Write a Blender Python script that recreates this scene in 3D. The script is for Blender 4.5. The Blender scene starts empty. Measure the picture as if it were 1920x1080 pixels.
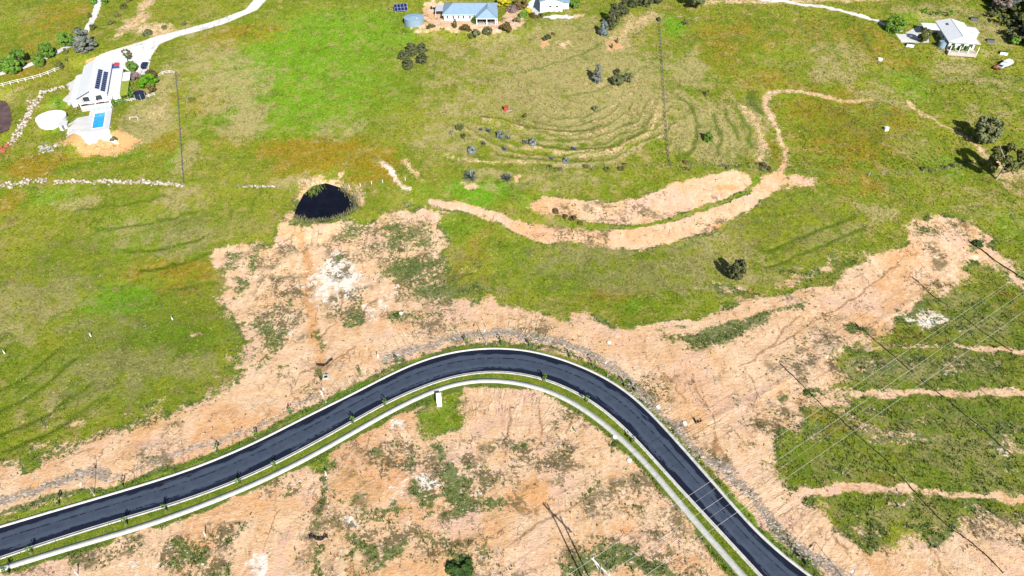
import bpy, bmesh, math, random
import numpy as np
from mathutils import Vector, Matrix
random.seed(7); RNG=np.random.default_rng(7)
scene=bpy.context.scene; col=scene.collection
# ---------------------------------------------------------------- camera, sky, sun, exposure
F=1330.0; PITCH=math.radians(42); CAMH=130.0
CP,SP=math.cos(PITCH),math.sin(PITCH)
cam=bpy.data.cameras.new('camera'); co=bpy.data.objects.new('camera',cam); col.objects.link(co)
cam.sensor_width=36; cam.lens=36*F/1920; cam.clip_start=1; cam.clip_end=20000
co.location=(0,0,CAMH); co.rotation_euler=(math.radians(90)-PITCH,0,0); scene.camera=co
SUN_EL=math.radians(35); SHADOW_AZ=math.radians(-21)      # shadows fall ahead and a little to the left
sdir=Vector((-math.sin(SHADOW_AZ)*math.cos(SUN_EL),-math.cos(SHADOW_AZ)*math.cos(SUN_EL),math.sin(SUN_EL)))
world=bpy.data.worlds.new('World'); scene.world=world; world.use_nodes=True
wn=world.node_tree.nodes; wl=world.node_tree.links
sky=wn.new('ShaderNodeTexSky'); sky.sky_type='NISHITA'; sky.sun_disc=False
sky.sun_elevation=SUN_EL; sky.sun_rotation=math.atan2(sdir.x,sdir.y); sky.altitude=300
wn['Background'].inputs['Strength'].default_value=0.065
wl.new(sky.outputs[0],wn['Background'].inputs['Color'])
sl=bpy.data.lights.new('sun','SUN'); sl.energy=5.0; sl.angle=math.radians(.5); sl.color=(1,.965,.91)
so=bpy.data.objects.new('sun',sl); col.objects.link(so)
so.rotation_euler=(-sdir).to_track_quat('-Z','Y').to_euler(); so.location=(60,-150,260)
scene.view_settings.view_transform='Standard'; scene.view_settings.look='None'
scene.view_settings.gamma=1; scene.view_settings.use_curve_mapping=False
scene.view_settings.exposure=0.88
PADS=[]
def base_terr(x,y):
    y0,y1,s=128.,178.,.14
    t=np.clip((y-y0)/(y1-y0),0,1)
    z=s*(y1-y0)*(t**3-t**4/2)+s*np.clip(y-y1,0,180)+.02*np.clip(y-358,0,None)
    z=z+t*t*(.55*np.sin(x/37+.6)*np.sin(y/29)+.35*np.sin(x/17+y/23))
    return z
def poly_sd(P,x,y):
    """signed distance, positive inside"""
    P=np.asarray(P,float); d=np.full(np.shape(x),1e18); ins=np.zeros(np.shape(x),bool)
    for i in range(len(P)):
        ax,ay=P[i]; bx,by=P[(i+1)%len(P)]
        ex,ey=bx-ax,by-ay; L=ex*ex+ey*ey+1e-12
        t=np.clip(((x-ax)*ex+(y-ay)*ey)/L,0,1)
        d=np.minimum(d,(x-ax-t*ex)**2+(y-ay-t*ey)**2)
        if ay!=by:
            c=((ay>y)!=(by>y))&(x<(bx-ax)*(y-ay)/(by-ay)+ax); ins^=c
    d=np.sqrt(d); return np.where(ins,d,-d)
def line_d(P,x,y):
    P=np.asarray(P,float); d=np.full(np.shape(x),1e18)
    for i in range(len(P)-1):
        ax,ay=P[i]; bx,by=P[i+1]; ex,ey=bx-ax,by-ay; L=ex*ex+ey*ey+1e-12
        t=np.clip(((x-ax)*ex+(y-ay)*ey)/L,0,1)
        d=np.minimum(d,(x-ax-t*ex)**2+(y-ay-t*ey)**2)
    return np.sqrt(d)
def sst(a,b,x):
    t=np.clip((x-a)/(b-a),0,1); return t*t*(3-2*t)
def terr(x,y):
    x=np.asarray(x,float); y=np.asarray(y,float); z=base_terr(x,y)
    for P,lev,mar in PADS:
        lo=np.min(P,0)-mar; hi=np.max(P,0)+mar
        k=(x>lo[0])&(x<hi[0])&(y>lo[1])&(y<hi[1])
        if not np.any(k): continue
        if x.ndim==0:
            w=sst(-mar,0,poly_sd(P,x,y)); z=z*(1-w)+lev*w
        else:
            w=sst(-mar,0,poly_sd(P,x[k],y[k])); z[k]=z[k]*(1-w)+lev*w
    return z
def ray(px,py):
    u,v=px-960.,py-540.
    return np.array([u,F*CP-v*SP,-(F*SP+v*CP)])/F
def G(px,py,h=0.,fn=None):
    """photo pixel -> point h metres above the terrain"""
    fn=fn or terr; d=ray(px,py); lo,hi=20.,2000.
    def above(t):
        q=d*t; return CAMH+q[2]-(float(fn(q[0],q[1]))+h)
    t=lo; st=20.
    while above(t)>0 and t<3000: t+=st
    lo,hi=t-st,t
    for _ in range(30):
        m=(lo+hi)/2
        if above(m)>0: lo=m
        else: hi=m
    q=d*hi; return np.array([q[0],q[1],CAMH+q[2]])
def Z(px,py,z):
    d=ray(px,py); t=(z-CAMH)/d[2]; q=d*t; return np.array([q[0],q[1],z])
def proj(P):
    x,y,z=P; z=z-CAMH; zc=y*CP-z*SP; yc=y*SP+z*CP
    return 960+F*x/zc,540-F*yc/zc
def GP(pts,h=0.): return [G(a,b,h,base_terr)[:2] for a,b in pts]
def add_pad(pts,mar,lev=None):
    P=np.array([G(a,b,0,base_terr) for a,b in pts]); L=P[:,2].mean() if lev is None else lev
    PADS.append((P[:,:2],L,mar)); return L
# ---------------------------------------------------------------- noise + relief
def vn(x,y,s,seed):
    x=np.asarray(x,float)/s+seed*17.3; y=np.asarray(y,float)/s+seed*9.7
    i=np.floor(x).astype(np.int64); j=np.floor(y).astype(np.int64); u=x-i; v=y-j
    u=u*u*(3-2*u); v=v*v*(3-2*v)
    def hs(a,b):
        n=(a*374761393+b*668265263+seed*69069)&0x7fffffff; n=((n^(n>>13))*1274126177)&0x7fffffff
        return ((n^(n>>16))&0xffff)/65535.
    return (hs(i,j)*(1-u)+hs(i+1,j)*u)*(1-v)+(hs(i,j+1)*(1-u)+hs(i+1,j+1)*u)*v
def fbm(x,y,s,seed,o=3):
    r=0;a=.5
    for k in range(o): r=r+a*vn(x,y,s/2**k,seed+k); a*=.5
    return r/(1-.5**o)
def spline(P,step):
    P=np.asarray(P,float); Q=[]
    for i in range(len(P)-1):
        p0=P[max(i-1,0)];p1=P[i];p2=P[i+1];p3=P[min(i+2,len(P)-1)]
        for t in np.linspace(0,1,12,endpoint=False):
            Q.append(.5*((2*p1)+(p2-p0)*t+(2*p0-5*p1+4*p2-p3)*t*t+(3*p1-p0-3*p2+p3)*t**3))
    Q.append(P[-1]); Q=np.array(Q)
    s=np.r_[0,np.cumsum(np.linalg.norm(np.diff(Q,axis=0),axis=1))]
    n=max(2,int(s[-1]/step)); t=np.linspace(0,s[-1],n+1)
    return np.stack([np.interp(t,s,Q[:,k]) for k in range(Q.shape[1])],1)
def smooth(Q,n):
    Q=Q.copy()
    for _ in range(n): Q[1:-1]=.25*Q[:-2]+.5*Q[1:-1]+.25*Q[2:]
    return Q
def extend(Q,a,b):
    d0=(Q[0]-Q[3]);d0/=np.linalg.norm(d0); d1=(Q[-1]-Q[-4]);d1/=np.linalg.norm(d1)
    return np.vstack([Q[0]+d0*np.arange(a,0,-1.2)[:,None],Q,Q[-1]+d1*np.arange(1.2,b,1.2)[:,None]])
# ---------------------------------------------------------------- mesh + scene helpers
class MB:
    def __init__(s): s.v=[]; s.f=[]
    def add(s,v,f):
        o=len(s.v); s.v+= [tuple(map(float,p)) for p in v]; s.f+=[tuple(i+o for i in q) for q in f]; return s
    def box(s,c,d,rz=0.,rx=0.,ry=0.):
        M=Matrix.Translation(Vector(c))@Matrix.Rotation(rz,4,'Z')@Matrix.Rotation(ry,4,'Y')@Matrix.Rotation(rx,4,'X')
        v=[M@Vector((d[0]/2*a,d[1]/2*b,d[2]/2*e)) for e in (-1,1) for b in (-1,1) for a in (-1,1)]
        return s.add(v,[(0,2,3,1),(4,5,7,6),(0,1,5,4),(2,6,7,3),(0,4,6,2),(1,3,7,5)])
    def b2(s,lo,hi):
        return s.box([(a+b)/2 for a,b in zip(lo,hi)],[b-a for a,b in zip(lo,hi)])
    def tube(s,p,q,r,r2=None,n=8,cap=True):
        p=Vector(p);q=Vector(q);r2=r if r2 is None else r2
        d=(q-p).normalized(); a=d.orthogonal().normalized(); b=d.cross(a)
        v=[p+(a*math.cos(2*math.pi*i/n)+b*math.sin(2*math.pi*i/n))*r for i in range(n)]
        v+=[q+(a*math.cos(2*math.pi*i/n)+b*math.sin(2*math.pi*i/n))*r2 for i in range(n)]
        f=[(i,(i+1)%n,n+(i+1)%n,n+i) for i in range(n)]
        if cap: f+=[tuple(range(n-1,-1,-1)),tuple(range(n,2*n))]
        return s.add(v,f)
    def path(s,P,r,n=6):
        for a,b in zip(P[:-1],P[1:]): s.tube(a,b,r,n=n)
        return s
    def cyl(s,c,r,h,n=24,r2=None): return s.tube(c,(c[0],c[1],c[2]+h),r,r2,n)
    def prism(s,poly,z0,z1):
        n=len(poly); v=[(a,b,z0) for a,b in poly]+[(a,b,z1) for a,b in poly]
        return s.add(v,[tuple(range(n-1,-1,-1)),tuple(range(n,2*n))]+[(i,(i+1)%n,n+(i+1)%n,n+i) for i in range(n)])
    def slab(s,quad,t):
        """thin plate: quad of 3-D points, thickened downwards"""
        n=len(quad); v=[tuple(p) for p in quad]+[(p[0],p[1],p[2]-t) for p in quad]
        return s.add(v,[tuple(range(n)),tuple(range(2*n-1,n-1,-1))]+[(i,n+i,n+(i+1)%n,(i+1)%n) for i in range(n)])
    def build(s,name,mat,parent=None,smooth=False):
        me=bpy.data.meshes.new(name); me.from_pydata(s.v,[],s.f)
        bm=bmesh.new(); bm.from_mesh(me); bmesh.ops.recalc_face_normals(bm,faces=bm.faces); bm.to_mesh(me); bm.free()
        if smooth: me.shade_smooth()
        if mat: me.materials.append(mat)
        o=bpy.data.objects.new(name,me); col.objects.link(o); o.parent=parent; return o
def tag(o,label=None,cat=None,group=None,kind=None):
    for k,v in (('label',label),('category',cat),('group',group),('kind',kind)):
        if v: o[k]=v
    return o
def empty(name,loc,rz=0.,label=None,cat=None,group=None):
    o=bpy.data.objects.new(name,None); col.objects.link(o); o.location=loc; o.rotation_euler=(0,0,rz)
    o.empty_display_size=.5; return tag(o,label,cat,group)
def inst(name,mesh,parent=None,loc=(0,0,0),rot=(0,0,0),sc=(1,1,1),mat=None):
    o=bpy.data.objects.new(name,mesh); col.objects.link(o); o.parent=parent
    o.location=loc; o.rotation_euler=rot; o.scale=sc
    if mat: o.material_slots[0].link='OBJECT'; o.material_slots[0].material=mat
    return o
def copy_tree(o,parent=None):
    c=o.copy(); col.objects.link(c); c.parent=parent
    for ch in o.children: copy_tree(ch,c)
    return c
def np_mesh(name,V,Fq,mat,smooth=False):
    """V (n,3), Fq (m,k) faces of equal size"""
    me=bpy.data.meshes.new(name); m,k=Fq.shape
    me.vertices.add(len(V)); me.vertices.foreach_set('co',np.asarray(V,np.float32).ravel())
    me.loops.add(m*k); me.loops.foreach_set('vertex_index',Fq.astype(np.int32).ravel())
    me.polygons.add(m); me.polygons.foreach_set('loop_start',np.arange(0,m*k,k,dtype=np.int32))
    me.update(calc_edges=True); me.validate()
    if smooth: me.shade_smooth()
    if mat: me.materials.append(mat)
    return me
def col_attr(me,name,C):
    a=me.attributes.new(name,'FLOAT_COLOR','POINT'); a.data.foreach_set('color',np.asarray(C,np.float32).ravel())
# ---------------------------------------------------------------- materials
class NT:
    def __init__(s,name):
        s.m=bpy.data.materials.new(name); s.m.use_nodes=True; s.t=s.m.node_tree
        s.p=s.t.nodes['Principled BSDF']; s.p.inputs['Specular IOR Level'].default_value=.25
    def n(s,ty,**kw):
        o=s.t.nodes.new(ty)
        for k,v in kw.items(): setattr(o,k,v)
        return o
    def lk(s,a,b): s.t.links.new(a,b)
    def put(s,sock,v):
        if isinstance(v,(int,float)): sock.default_value=v
        elif isinstance(v,(tuple,list)): sock.default_value=tuple(v)+((1,) if len(v)==3 and len(sock.default_value)==4 else ())
        else: s.lk(v,sock)
    def pos(s): return s.n('ShaderNodeTexCoord').outputs['Object']
    def noise(s,sc,det=3,rough=.55,vec=None,out='Fac',dist=0.):
        o=s.n('ShaderNodeTexNoise'); o.inputs['Scale'].default_value=sc; o.inputs['Detail'].default_value=det
        o.inputs['Roughness'].default_value=rough; o.inputs['Distortion'].default_value=dist
        if vec is not None: s.lk(vec,o.inputs['Vector'])
        return o.outputs[out]
    def math(s,op,a,b=0.,c=0.,clamp=False):
        o=s.n('ShaderNodeMath',operation=op,use_clamp=clamp)
        for i,v in enumerate((a,b,c)): s.put(o.inputs[i],v)
        return o.outputs[0]
    def ramp(s,v,a,b,lo=0.,hi=1.):
        o=s.n('ShaderNodeMapRange',interpolation_type='SMOOTHSTEP'); s.put(o.inputs[0],v)
        for i,k in zip((1,2,3,4),(a,b,lo,hi)): s.put(o.inputs[i],k)
        return o.outputs[0]
    def mix(s,f,a,b,mode='MIX'):
        o=s.n('ShaderNodeMix',data_type='RGBA',blend_type=mode); s.put(o.inputs[0],f); s.put(o.inputs[6],a); s.put(o.inputs[7],b)
        return o.outputs[2]
    def attr(s,name):
        o=s.n('ShaderNodeAttribute',attribute_name=name); return o
    def sep(s,c):
        o=s.n('ShaderNodeSeparateColor'); s.lk(c,o.inputs[0]); return o.outputs
    def bump(s,h,st,d=.05):
        o=s.n('ShaderNodeBump'); o.inputs['Strength'].default_value=st; o.inputs['Distance'].default_value=d
        s.lk(h,o.inputs['Height']); s.lk(o.outputs[0],s.p.inputs['Normal'])
    def done(s,c,rough=.85,spec=None):
        s.put(s.p.inputs['Base Color'],c); s.put(s.p.inputs['Roughness'],rough)
        if spec is not None: s.p.inputs['Specular IOR Level'].default_value=spec
        return s.m
def simple(name,c,rough=.7,var=.18,sc=1.5,spec=.3,metal=0.,bump=0.):
    t=NT(name); nz=t.noise(sc,4,.6,t.pos())
    lo=tuple(x*(1-var) for x in c); hi=tuple(min(1,x*(1+var)) for x in c)
    t.p.inputs['Metallic'].default_value=metal
    if bump: t.bump(t.noise(sc*6,4,.6,t.pos()),bump)
    return t.done(t.mix(t.ramp(nz,.3,.7),lo,hi),rough,spec)
def sheet_metal(name,c,rough=.45,axis=0,pitch=3.,dirt=.12):
    """ribbed roof sheet: fine relief running down the slope"""
    t=NT(name); p=t.pos(); w=t.n('ShaderNodeTexWave',wave_type='BANDS',bands_direction='XY'[axis] if axis<2 else 'Z')
    w.inputs['Scale'].default_value=pitch; t.lk(p,w.inputs['Vector'])
    t.bump(w.outputs['Fac'],.35,.03)
    nz=t.noise(.5,5,.65,p)
    return t.done(t.mix(t.ramp(nz,.25,.8),c,tuple(x*(1-dirt) for x in c)),rough,.4)
M={}
M['white']=simple('white_paint',(.78,.78,.77),.5,.05)
M['concrete']=simple('concrete',(.40,.395,.355),.9,.12,1.2)
M['kerb']=simple('kerb_concrete',(.45,.44,.40),.9,.14,.8)
M['paver']=simple('pale_paving',(.40,.35,.31),.9,.12,1.)
M['pool_deck']=simple('pool_paving',(.47,.465,.46),.8,.07,.8)
M['wall']=simple('white_wall',(.55,.545,.53),.8,.05,.7)
M['roof_white']=sheet_metal('white_roof_sheet',(.60,.61,.62),.4,1,2.2,.07)
M['roof_white_x']=sheet_metal('white_roof_sheet_across',(.60,.61,.62),.4,0,2.2,.07)
M['roof_blue']=sheet_metal('blue_grey_roof_sheet',(.22,.32,.42),.4,0,2.2,.14)
M['trim']=simple('grey_trim',(.10,.11,.12),.6,.1)
M['steel']=simple('galvanised_steel',(.42,.44,.45),.4,.12,3,.5)
M['tank']=sheet_metal('tank_steel',(.20,.28,.34),.4,2,2.5,.15)
M['glass']=simple('window_glass',(.03,.04,.05),.08,.1,1,.6)
M['solar']=simple('solar_cell',(.008,.016,.075),.15,.25,2,.6)
M['dark']=simple('dark_rubber',(.012,.012,.014),.7,.2)
M['black_cloth']=simple('black_shade_cloth',(.012,.013,.014),.9,.3,3)
M['green_cloth']=simple('faded_silt_cloth',(.035,.048,.042),.9,.35,2)
M['timber']=simple('weathered_timber',(.20,.155,.11),.9,.25,4)
M['grey_wood']=simple('grey_fence_timber',(.27,.25,.22),.9,.25,4)
M['bark']=simple('bark',(.11,.085,.065),.95,.3,5)
M['pale_bark']=simple('pale_bark',(.33,.28,.23),.9,.25,4)
M['red']=simple('red_paint',(.50,.012,.06),.35,.1,1,.5)
M['rust']=simple('rusty_red_metal',(.28,.05,.025),.8,.3,2)
M['navy']=simple('navy_paint',(.008,.012,.045),.25,.2,1,.5)
M['silver']=simple('pale_paint',(.62,.63,.65),.3,.06,1,.5)
M['blue']=simple('blue_sheet',(.03,.10,.28),.5,.15)
M['soil']=simple('dark_soil',(.035,.027,.02),.95,.3,3)
M['wire']=simple('aluminium_wire',(.46,.45,.43),.45,.05,1,.4)
M['water_blue']=simple('pool_water',(.03,.30,.62),.08,.12,.6,.5)
def foliage(name,a,b,rough=.75):
    t=NT(name); p=t.pos(); oi=t.n('ShaderNodeObjectInfo')
    ge=t.n('ShaderNodeNewGeometry')
    n1=t.noise(.9,3,.6,ge.outputs['Position']); 
    f=t.math('ADD',t.math('MULTIPLY',t.ramp(n1,.3,.7),.6),t.math('MULTIPLY',t.noise(6,1,.5,ge.outputs['Position']),.6))
    f=t.math('ADD',f,t.math('MULTIPLY_ADD',oi.outputs['Random'],.4,-.35),clamp=True)
    return t.done(t.mix(f,a,b),rough,.06)
FO={'gum':foliage('gum_foliage',(.058,.072,.032),(.18,.195,.085)),
 'grey':foliage('grey_foliage',(.065,.078,.062),(.22,.24,.195)),
 'pine':foliage('dark_foliage',(.032,.042,.018),(.125,.135,.058)),
 'green':foliage('green_foliage',(.045,.10,.014),(.15,.27,.04)),
 'bright':foliage('bright_foliage',(.05,.14,.006),(.13,.31,.012)),
 'brown':foliage('bronze_foliage',(.06,.045,.018),(.16,.115,.04)),
 'yellow':foliage('yellow_foliage',(.22,.20,.012),(.48,.42,.03)),
 'pinkish':foliage('mauve_twig_foliage',(.12,.085,.08),(.28,.21,.18)),
 'blue':foliage('blue_grey_foliage',(.075,.095,.09),(.27,.31,.30)),
 'olive':foliage('olive_foliage',(.055,.062,.02),(.15,.155,.05)),
 'weed':foliage('weed_foliage',(.02,.045,.012),(.075,.125,.028))}
# ---------------------------------------------------------------- level pads and the road line
L1=add_pad([(138,188),(150,125),(205,118),(242,130),(242,185),(212,200),(212,258),(160,262)],9)
L2=add_pad([(780,50),(800,10),(1000,10),(1000,40),(935,58)],9)
L3=add_pad([(1690,60),(1750,40),(1830,60),(1815,95),(1750,90)],9)
LT=add_pad([(70,215),(90,205),(118,212),(118,230),(90,236)],5)
DAM=[(552,405),(556,388),(570,362),(588,346),(610,341),(640,351),(659,366),(669,383),(656,397),(632,407),(604,413),(574,413)]
LD=add_pad(DAM,10)
POND=[(-60,178),(8,186),(17,203),(21,225),(14,242),(-10,252),(-70,266)]
LP=add_pad(POND,8)
def GP(pts): return [G(a,b)[:2] for a,b in pts]
DAMW=np.array(GP(DAM)); PONDW=np.array(GP(POND))
FARK=[(0,988),(120,952.5),(240,917.5),(360,880),(480,830),(572,782),(660,740),(760,688),(840,661),(915,652),(990,656),(1065,677),(1140,710),(1190,745),(1250,807),(1310,875),(1360,932),(1435,1017),(1517,1079)]
NEARK=[(0,1047.5),(120,1007.5),(240,971),(360,935),(480,887.5),(592,830),(660,792),(735,750),(840,708),(915,696),(990,702),(1052,722),(1115,755),(1165,798),(1200,833),(1260,902),(1335,982),(1422,1077)]
PATH=[(0,1067),(150,1021),(300,977),(480,907),(580,857),(650,818),(735,769),(840,721),(915,711),(990,720),(1052,741),(1115,780),(1172,829),(1210,867),(1285,957),(1390,1077)]
def wline(px,k=6): return extend(smooth(spline(np.array(GP(px)),1.2),k),70,70)
def reline(Q): return spline(Q,1.2)
W_FAR=reline(wline(FARK,40)); W_NEAR=reline(wline(NEARK,40)); W_PATH=reline(wline(PATH,40))
CORR=np.vstack([W_FAR[::3],W_PATH[::-3]])
RIDGES=[([(905,222),(960,235),(1020,247),(1090,250),(1130,240)],.35,1.2),([(985,272),(1050,283),(1110,285),(1170,275),(1210,250),(1230,215),(1235,190)],.4,1.3),
 ([(830,285),(900,300),(980,300),(1050,305)],.3,1.2),([(1270,180),(1295,205),(1305,235),(1300,275),(1270,300)],-.25,1.),([(1335,210),(1345,250),(1345,290)],-.2,.8),([(1360,205),(1375,230),(1385,260)],-.2,.8),([(1390,215),(1405,240),(1408,275)],-.2,.8),
 ([(0,730),(60,695),(110,650)],-.2,.7),([(0,770),(80,725),(140,670)],-.2,.7),([(0,812),(90,775),(170,720)],-.2,.8),([(0,845),(100,805),(200,745)],-.2,.8),
 ([(140,395),(230,385),(310,368)],-.15,.6),([(180,432),(300,415),(365,398)],-.15,.6),([(230,473),(320,463),(385,440)],-.2,.7),([(270,505),(350,492),(395,473)],-.2,.7),([(330,540),(400,532)],-.15,.6),
 ([(1440,470),(1530,430),(1600,408)],-.15,.7),([(1440,500),(1560,452),(1620,425)],-.15,.7),
 ([(560,432),(575,500),(583,560),(592,622),(603,690)],-.45,1.1),([(597,880),(598,985),(606,1090)],-.4,1.),
 ([(800,600),(790,640)],-.15,.4),([(1330,790),(1420,745),(1560,660),(1700,570),(1830,475)],.18,.7)]
RIDGEW=[(np.array(GP(p)),h,w) for p,h,w in RIDGES]
def relief(x,y):
    x=np.asarray(x,float); y=np.asarray(y,float)
    if x.ndim:
        off=np.ones(x.shape); k=(y>-20)&(y<140)&(np.abs(x)<190); off[k]=sst(3.,6.5,-poly_sd(CORR,x[k],y[k]))
    else: off=sst(3.,6.5,-poly_sd(CORR,x,y)) if y<140 else 1.
    far=sst(420,330,np.hypot(x,y))
    z=(fbm(x,y,6.,3)-.5)*.34+(fbm(x,y,1.9,8,2)-.5)*.16
    for P,h,w in RIDGEW:
        lo=P.min(0)-3*w; hi=P.max(0)+3*w; k=(x>lo[0])&(x<hi[0])&(y>lo[1])&(y<hi[1])
        if not np.any(k): continue
        if x.ndim: z[k]+=h*np.exp(-(line_d(P,x[k],y[k])/w)**2)
        else: z=z+h*math.exp(-(float(line_d(P,x,y))/w)**2)
    z=z*off*far
    for P,dep,wd in ((DAMW,2.2,3.),(PONDW,1.6,3.)):
        lo=P.min(0)-5; hi=P.max(0)+5; k=(x>lo[0])&(x<hi[0])&(y>lo[1])&(y<hi[1])
        if not np.any(k): continue
        if x.ndim:
            sd=poly_sd(P,x[k],y[k]); z[k]=z[k]*(1-sst(-4,0,sd))-dep*sst(-1.5,wd,sd)
        else:
            sd=poly_sd(P,x,y); z=z*(1-sst(-4,0,sd))-dep*sst(-1.5,wd,sd)
    return z
def zg(x,y): return terr(x,y)+relief(x,y)
def on(px,py): 
    q=G(px,py); z=float(zg(q[0],q[1]))
    for _ in range(2): q=Z(px,py,z); z=float(zg(q[0],q[1]))
    return Vector((q[0],q[1],z))
# ---------------------------------------------------------------- ground masks, traced as regions of the place
CH={k:i for i,k in enumerate(['dirt','pale','lush','dry','ochre','weed','rubble','furrow','orange','sparse','drive','dark'])}
ys=np.unique(np.r_[np.arange(-90,52,6.),np.arange(52,180,.45),180+np.cumsum(np.linspace(.45,.95,215))])
ys=np.r_[ys,ys[-1]+np.cumsum(4*1.16**np.arange(38))]; ys=np.r_[-4000,-1500,-600,-250,ys]
xs=np.r_[np.arange(0,120,.45),120+np.cumsum(np.linspace(.45,1.,165))]
xs=np.r_[xs,xs[-1]+np.cumsum(4*1.16**np.arange(34))]; xs=np.r_[-xs[:0:-1],xs]
GX,GY=np.meshgrid(xs,ys); gx=GX.ravel(); gy=GY.ravel()
wx=gx+(fbm(gx,gy,8,21)-.5)*6.5+(fbm(gx,gy,2.,22,2)-.5)*3.; wy=gy+(fbm(gx,gy,8,31)-.5)*6.5+(fbm(gx,gy,2.,32,2)-.5)*3.
w2x=wx+(fbm(gx,gy,9,41)-.5)*7; w2y=wy+(fbm(gx,gy,9,51)-.5)*7
w3x=gx+(fbm(gx,gy,9,61)-.5)*3.4+(fbm(gx,gy,2.5,62,2)-.5)*1.6; w3y=gy+(fbm(gx,gy,9,71)-.5)*3.4+(fbm(gx,gy,2.5,72,2)-.5)*1.6
MK=np.zeros((len(CH),len(gx)))
def apply(ch,sd,ks,soft,val,mode,idx):
    soft=soft*(1.5 if ks=='line' else 3.0 if ch in ('dirt','weed','pale','rubble') else 1.8) if ks else soft
    w=sst(-soft,soft,sd)*abs(val); c=MK[CH[ch]]
    if mode=='+': c[idx]=np.maximum(c[idx],w)
    else: c[idx]=c[idx]*(1-w)
def reg(ch,pts,val=1.,soft=.5,mode='+',warp=True):
    P=np.array(GP(pts)); X,Y=((w2x,w2y) if warp==2 else (w3x,w3y) if warp==3 else (wx,wy)) if warp else (gx,gy)
    lo=P.min(0)-3.4*soft-.1; hi=P.max(0)+3.4*soft+.1
    idx=np.nonzero((X>lo[0])&(X<hi[0])&(Y>lo[1])&(Y<hi[1]))[0]
    for c in ch.split(): apply(c,poly_sd(P,X[idx],Y[idx]),warp,soft,val,mode,idx)
def stroke(ch,pts,w,val=1.,soft=.4,mode='+',warp=True):
    P=np.array(GP(pts)); P=spline(P,1.5) if len(P)>2 else P
    X,Y=(w3x,w3y) if warp else (gx,gy); m=w/2+3.4*soft+.1
    lo=P.min(0)-m; hi=P.max(0)+m
    idx=np.nonzero((X>lo[0])&(X<hi[0])&(Y>lo[1])&(Y<hi[1]))[0]
    for c in ch.split(): apply(c,w/2-line_d(P,X[idx],Y[idx]),'line' if warp else warp,soft,val,mode,idx)
def blob(ch,x,y,rx,ry,val=1.,mode='+'):
    c=G(x,y); a=G(x+rx,y); b=G(x,y+ry); d=G(x,y-ry)
    RX=np.linalg.norm((a-c)[:2]); RY=np.linalg.norm((b-d)[:2])/2
    q=np.hypot((wx-c[0])/RX,(wy-c[1])/RY); idx=np.nonzero(q<1.3)[0]
    for k in ch.split():
        w=sst(1.25,.35,q[idx])*val; m=MK[CH[k]]
        m[idx]=np.maximum(m[idx],w) if mode=='+' else m[idx]*(1-w)
def E(*a): return list(zip(a[::2],a[1::2]))
# --- bare earth: one great sheet of scraped ground, then what grows on it
reg('dirt',E(-250,960,-80,890,0,872,60,862,130,835,175,812,215,808,270,780,330,765,380,745,420,722,455,705,470,690,466,640,448,600,430,560,412,520,402,488,425,468,505,462,528,430,535,405,556,412,632,417,690,415,728,402,745,390,785,384,812,386,830,402,833,447,827,468,838,490,845,520,842,548,862,566,905,567,925,560,960,568,1000,575,1040,590,1065,597,1085,580,1100,580,1130,600,1180,612,1230,612,1300,602,1380,580,1440,566,1500,549,1560,523,1612,497,1614,482,1650,484,1680,476,1702,452,1722,424,1777,405,1840,425,1862,442,1850,460,1868,478,1920,525,2050,620,2300,760,2300,1500,-400,1500),1,.7,warp=2)
reg('orange',E(900,570,1000,580,1090,590,1250,640,1330,700,1360,770,1310,800,1230,740,1140,660,1000,610,900,600),.45,6)
reg('pale',E(1470,700,1560,640,1760,470,1840,440,1850,470,1740,560,1620,640,1540,720),.22,6)
# lot weeds
for q in ([430,475,450,470,455,495,440,505,425,500],[463,478,485,470,488,500,470,515,460,500],[430,520,455,512,470,530,455,548,435,540],[470,610,495,605,512,612,535,598,540,612,525,650,505,665,485,640,478,622],[480,650,495,665,490,690,478,680],[540,560,560,552,565,575,548,585],[505,690,520,680,540,690,515,705],[425,545,440,560,436,580,424,560]):
    reg('weed',E(*q),.85,.8)
blob('sparse',530,560,70,70,.75); blob('sparse',500,480,60,30,.6); blob('pale',530,620,40,30,.35); blob('pale',480,520,50,60,.2)
# regrowth between the lot and the paddock
reg('weed',E(705,410,735,405,800,405,824,420,826,470,790,480,750,478,715,485,700,455),.62,2); reg('dirt',E(765,450,785,448,785,470,768,468),1,1.5)
reg('weed',E(640,425,685,415,720,408,700,425,665,445,632,448),.9,1)
reg('weed',E(703,505,735,492,800,488,845,490,860,520,905,530,920,555,870,562,805,562,765,540,735,530,712,525),.95,1.4)
for k in range(9):
    q=[(712+k*17+random.uniform(-8,8),548-k*2),(760+k*17,527-k*3+random.uniform(-4,4)),(800+k*13+random.uniform(-15,10),503-k*1.5)]; stroke('dirt',q,.8,.5,.5); stroke('weed',q,.8,.5,.5,'-')
blob('sparse',790,520,90,50,.9); blob('sparse',660,450,60,30,.7); blob('sparse',740,460,70,60,.8)
reg('weed',E(722,580,742,576,775,590,830,570,835,580,770,600,728,598),.9,.9); blob('weed',660,592,14,16,.8); blob('weed',645,600,10,14,.9);blob('weed',676,575,10,10,.7)
blob('sparse',660,570,50,40,.7)
reg('pale',E(580,520,588,510,605,482,640,473,662,486,667,508,682,512,672,540,655,566,625,560,605,572,590,548),1,1.6); reg('pale',E(712,560,730,548,748,543,742,556,720,566),.95,1); blob('pale',690,585,20,25,.6)
blob('weed',640,488,13,9,.8); blob('sparse',630,505,40,30,.8)
stroke('orange',E(560,432,575,500,583,560,592,622,603,690),2.6,.9,1); stroke('weed',E(597,622,603,655),2.2,.75,.8); blob('weed',612,700,12,10,1.); blob('ochre',600,660,25,35,.4)
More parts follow.
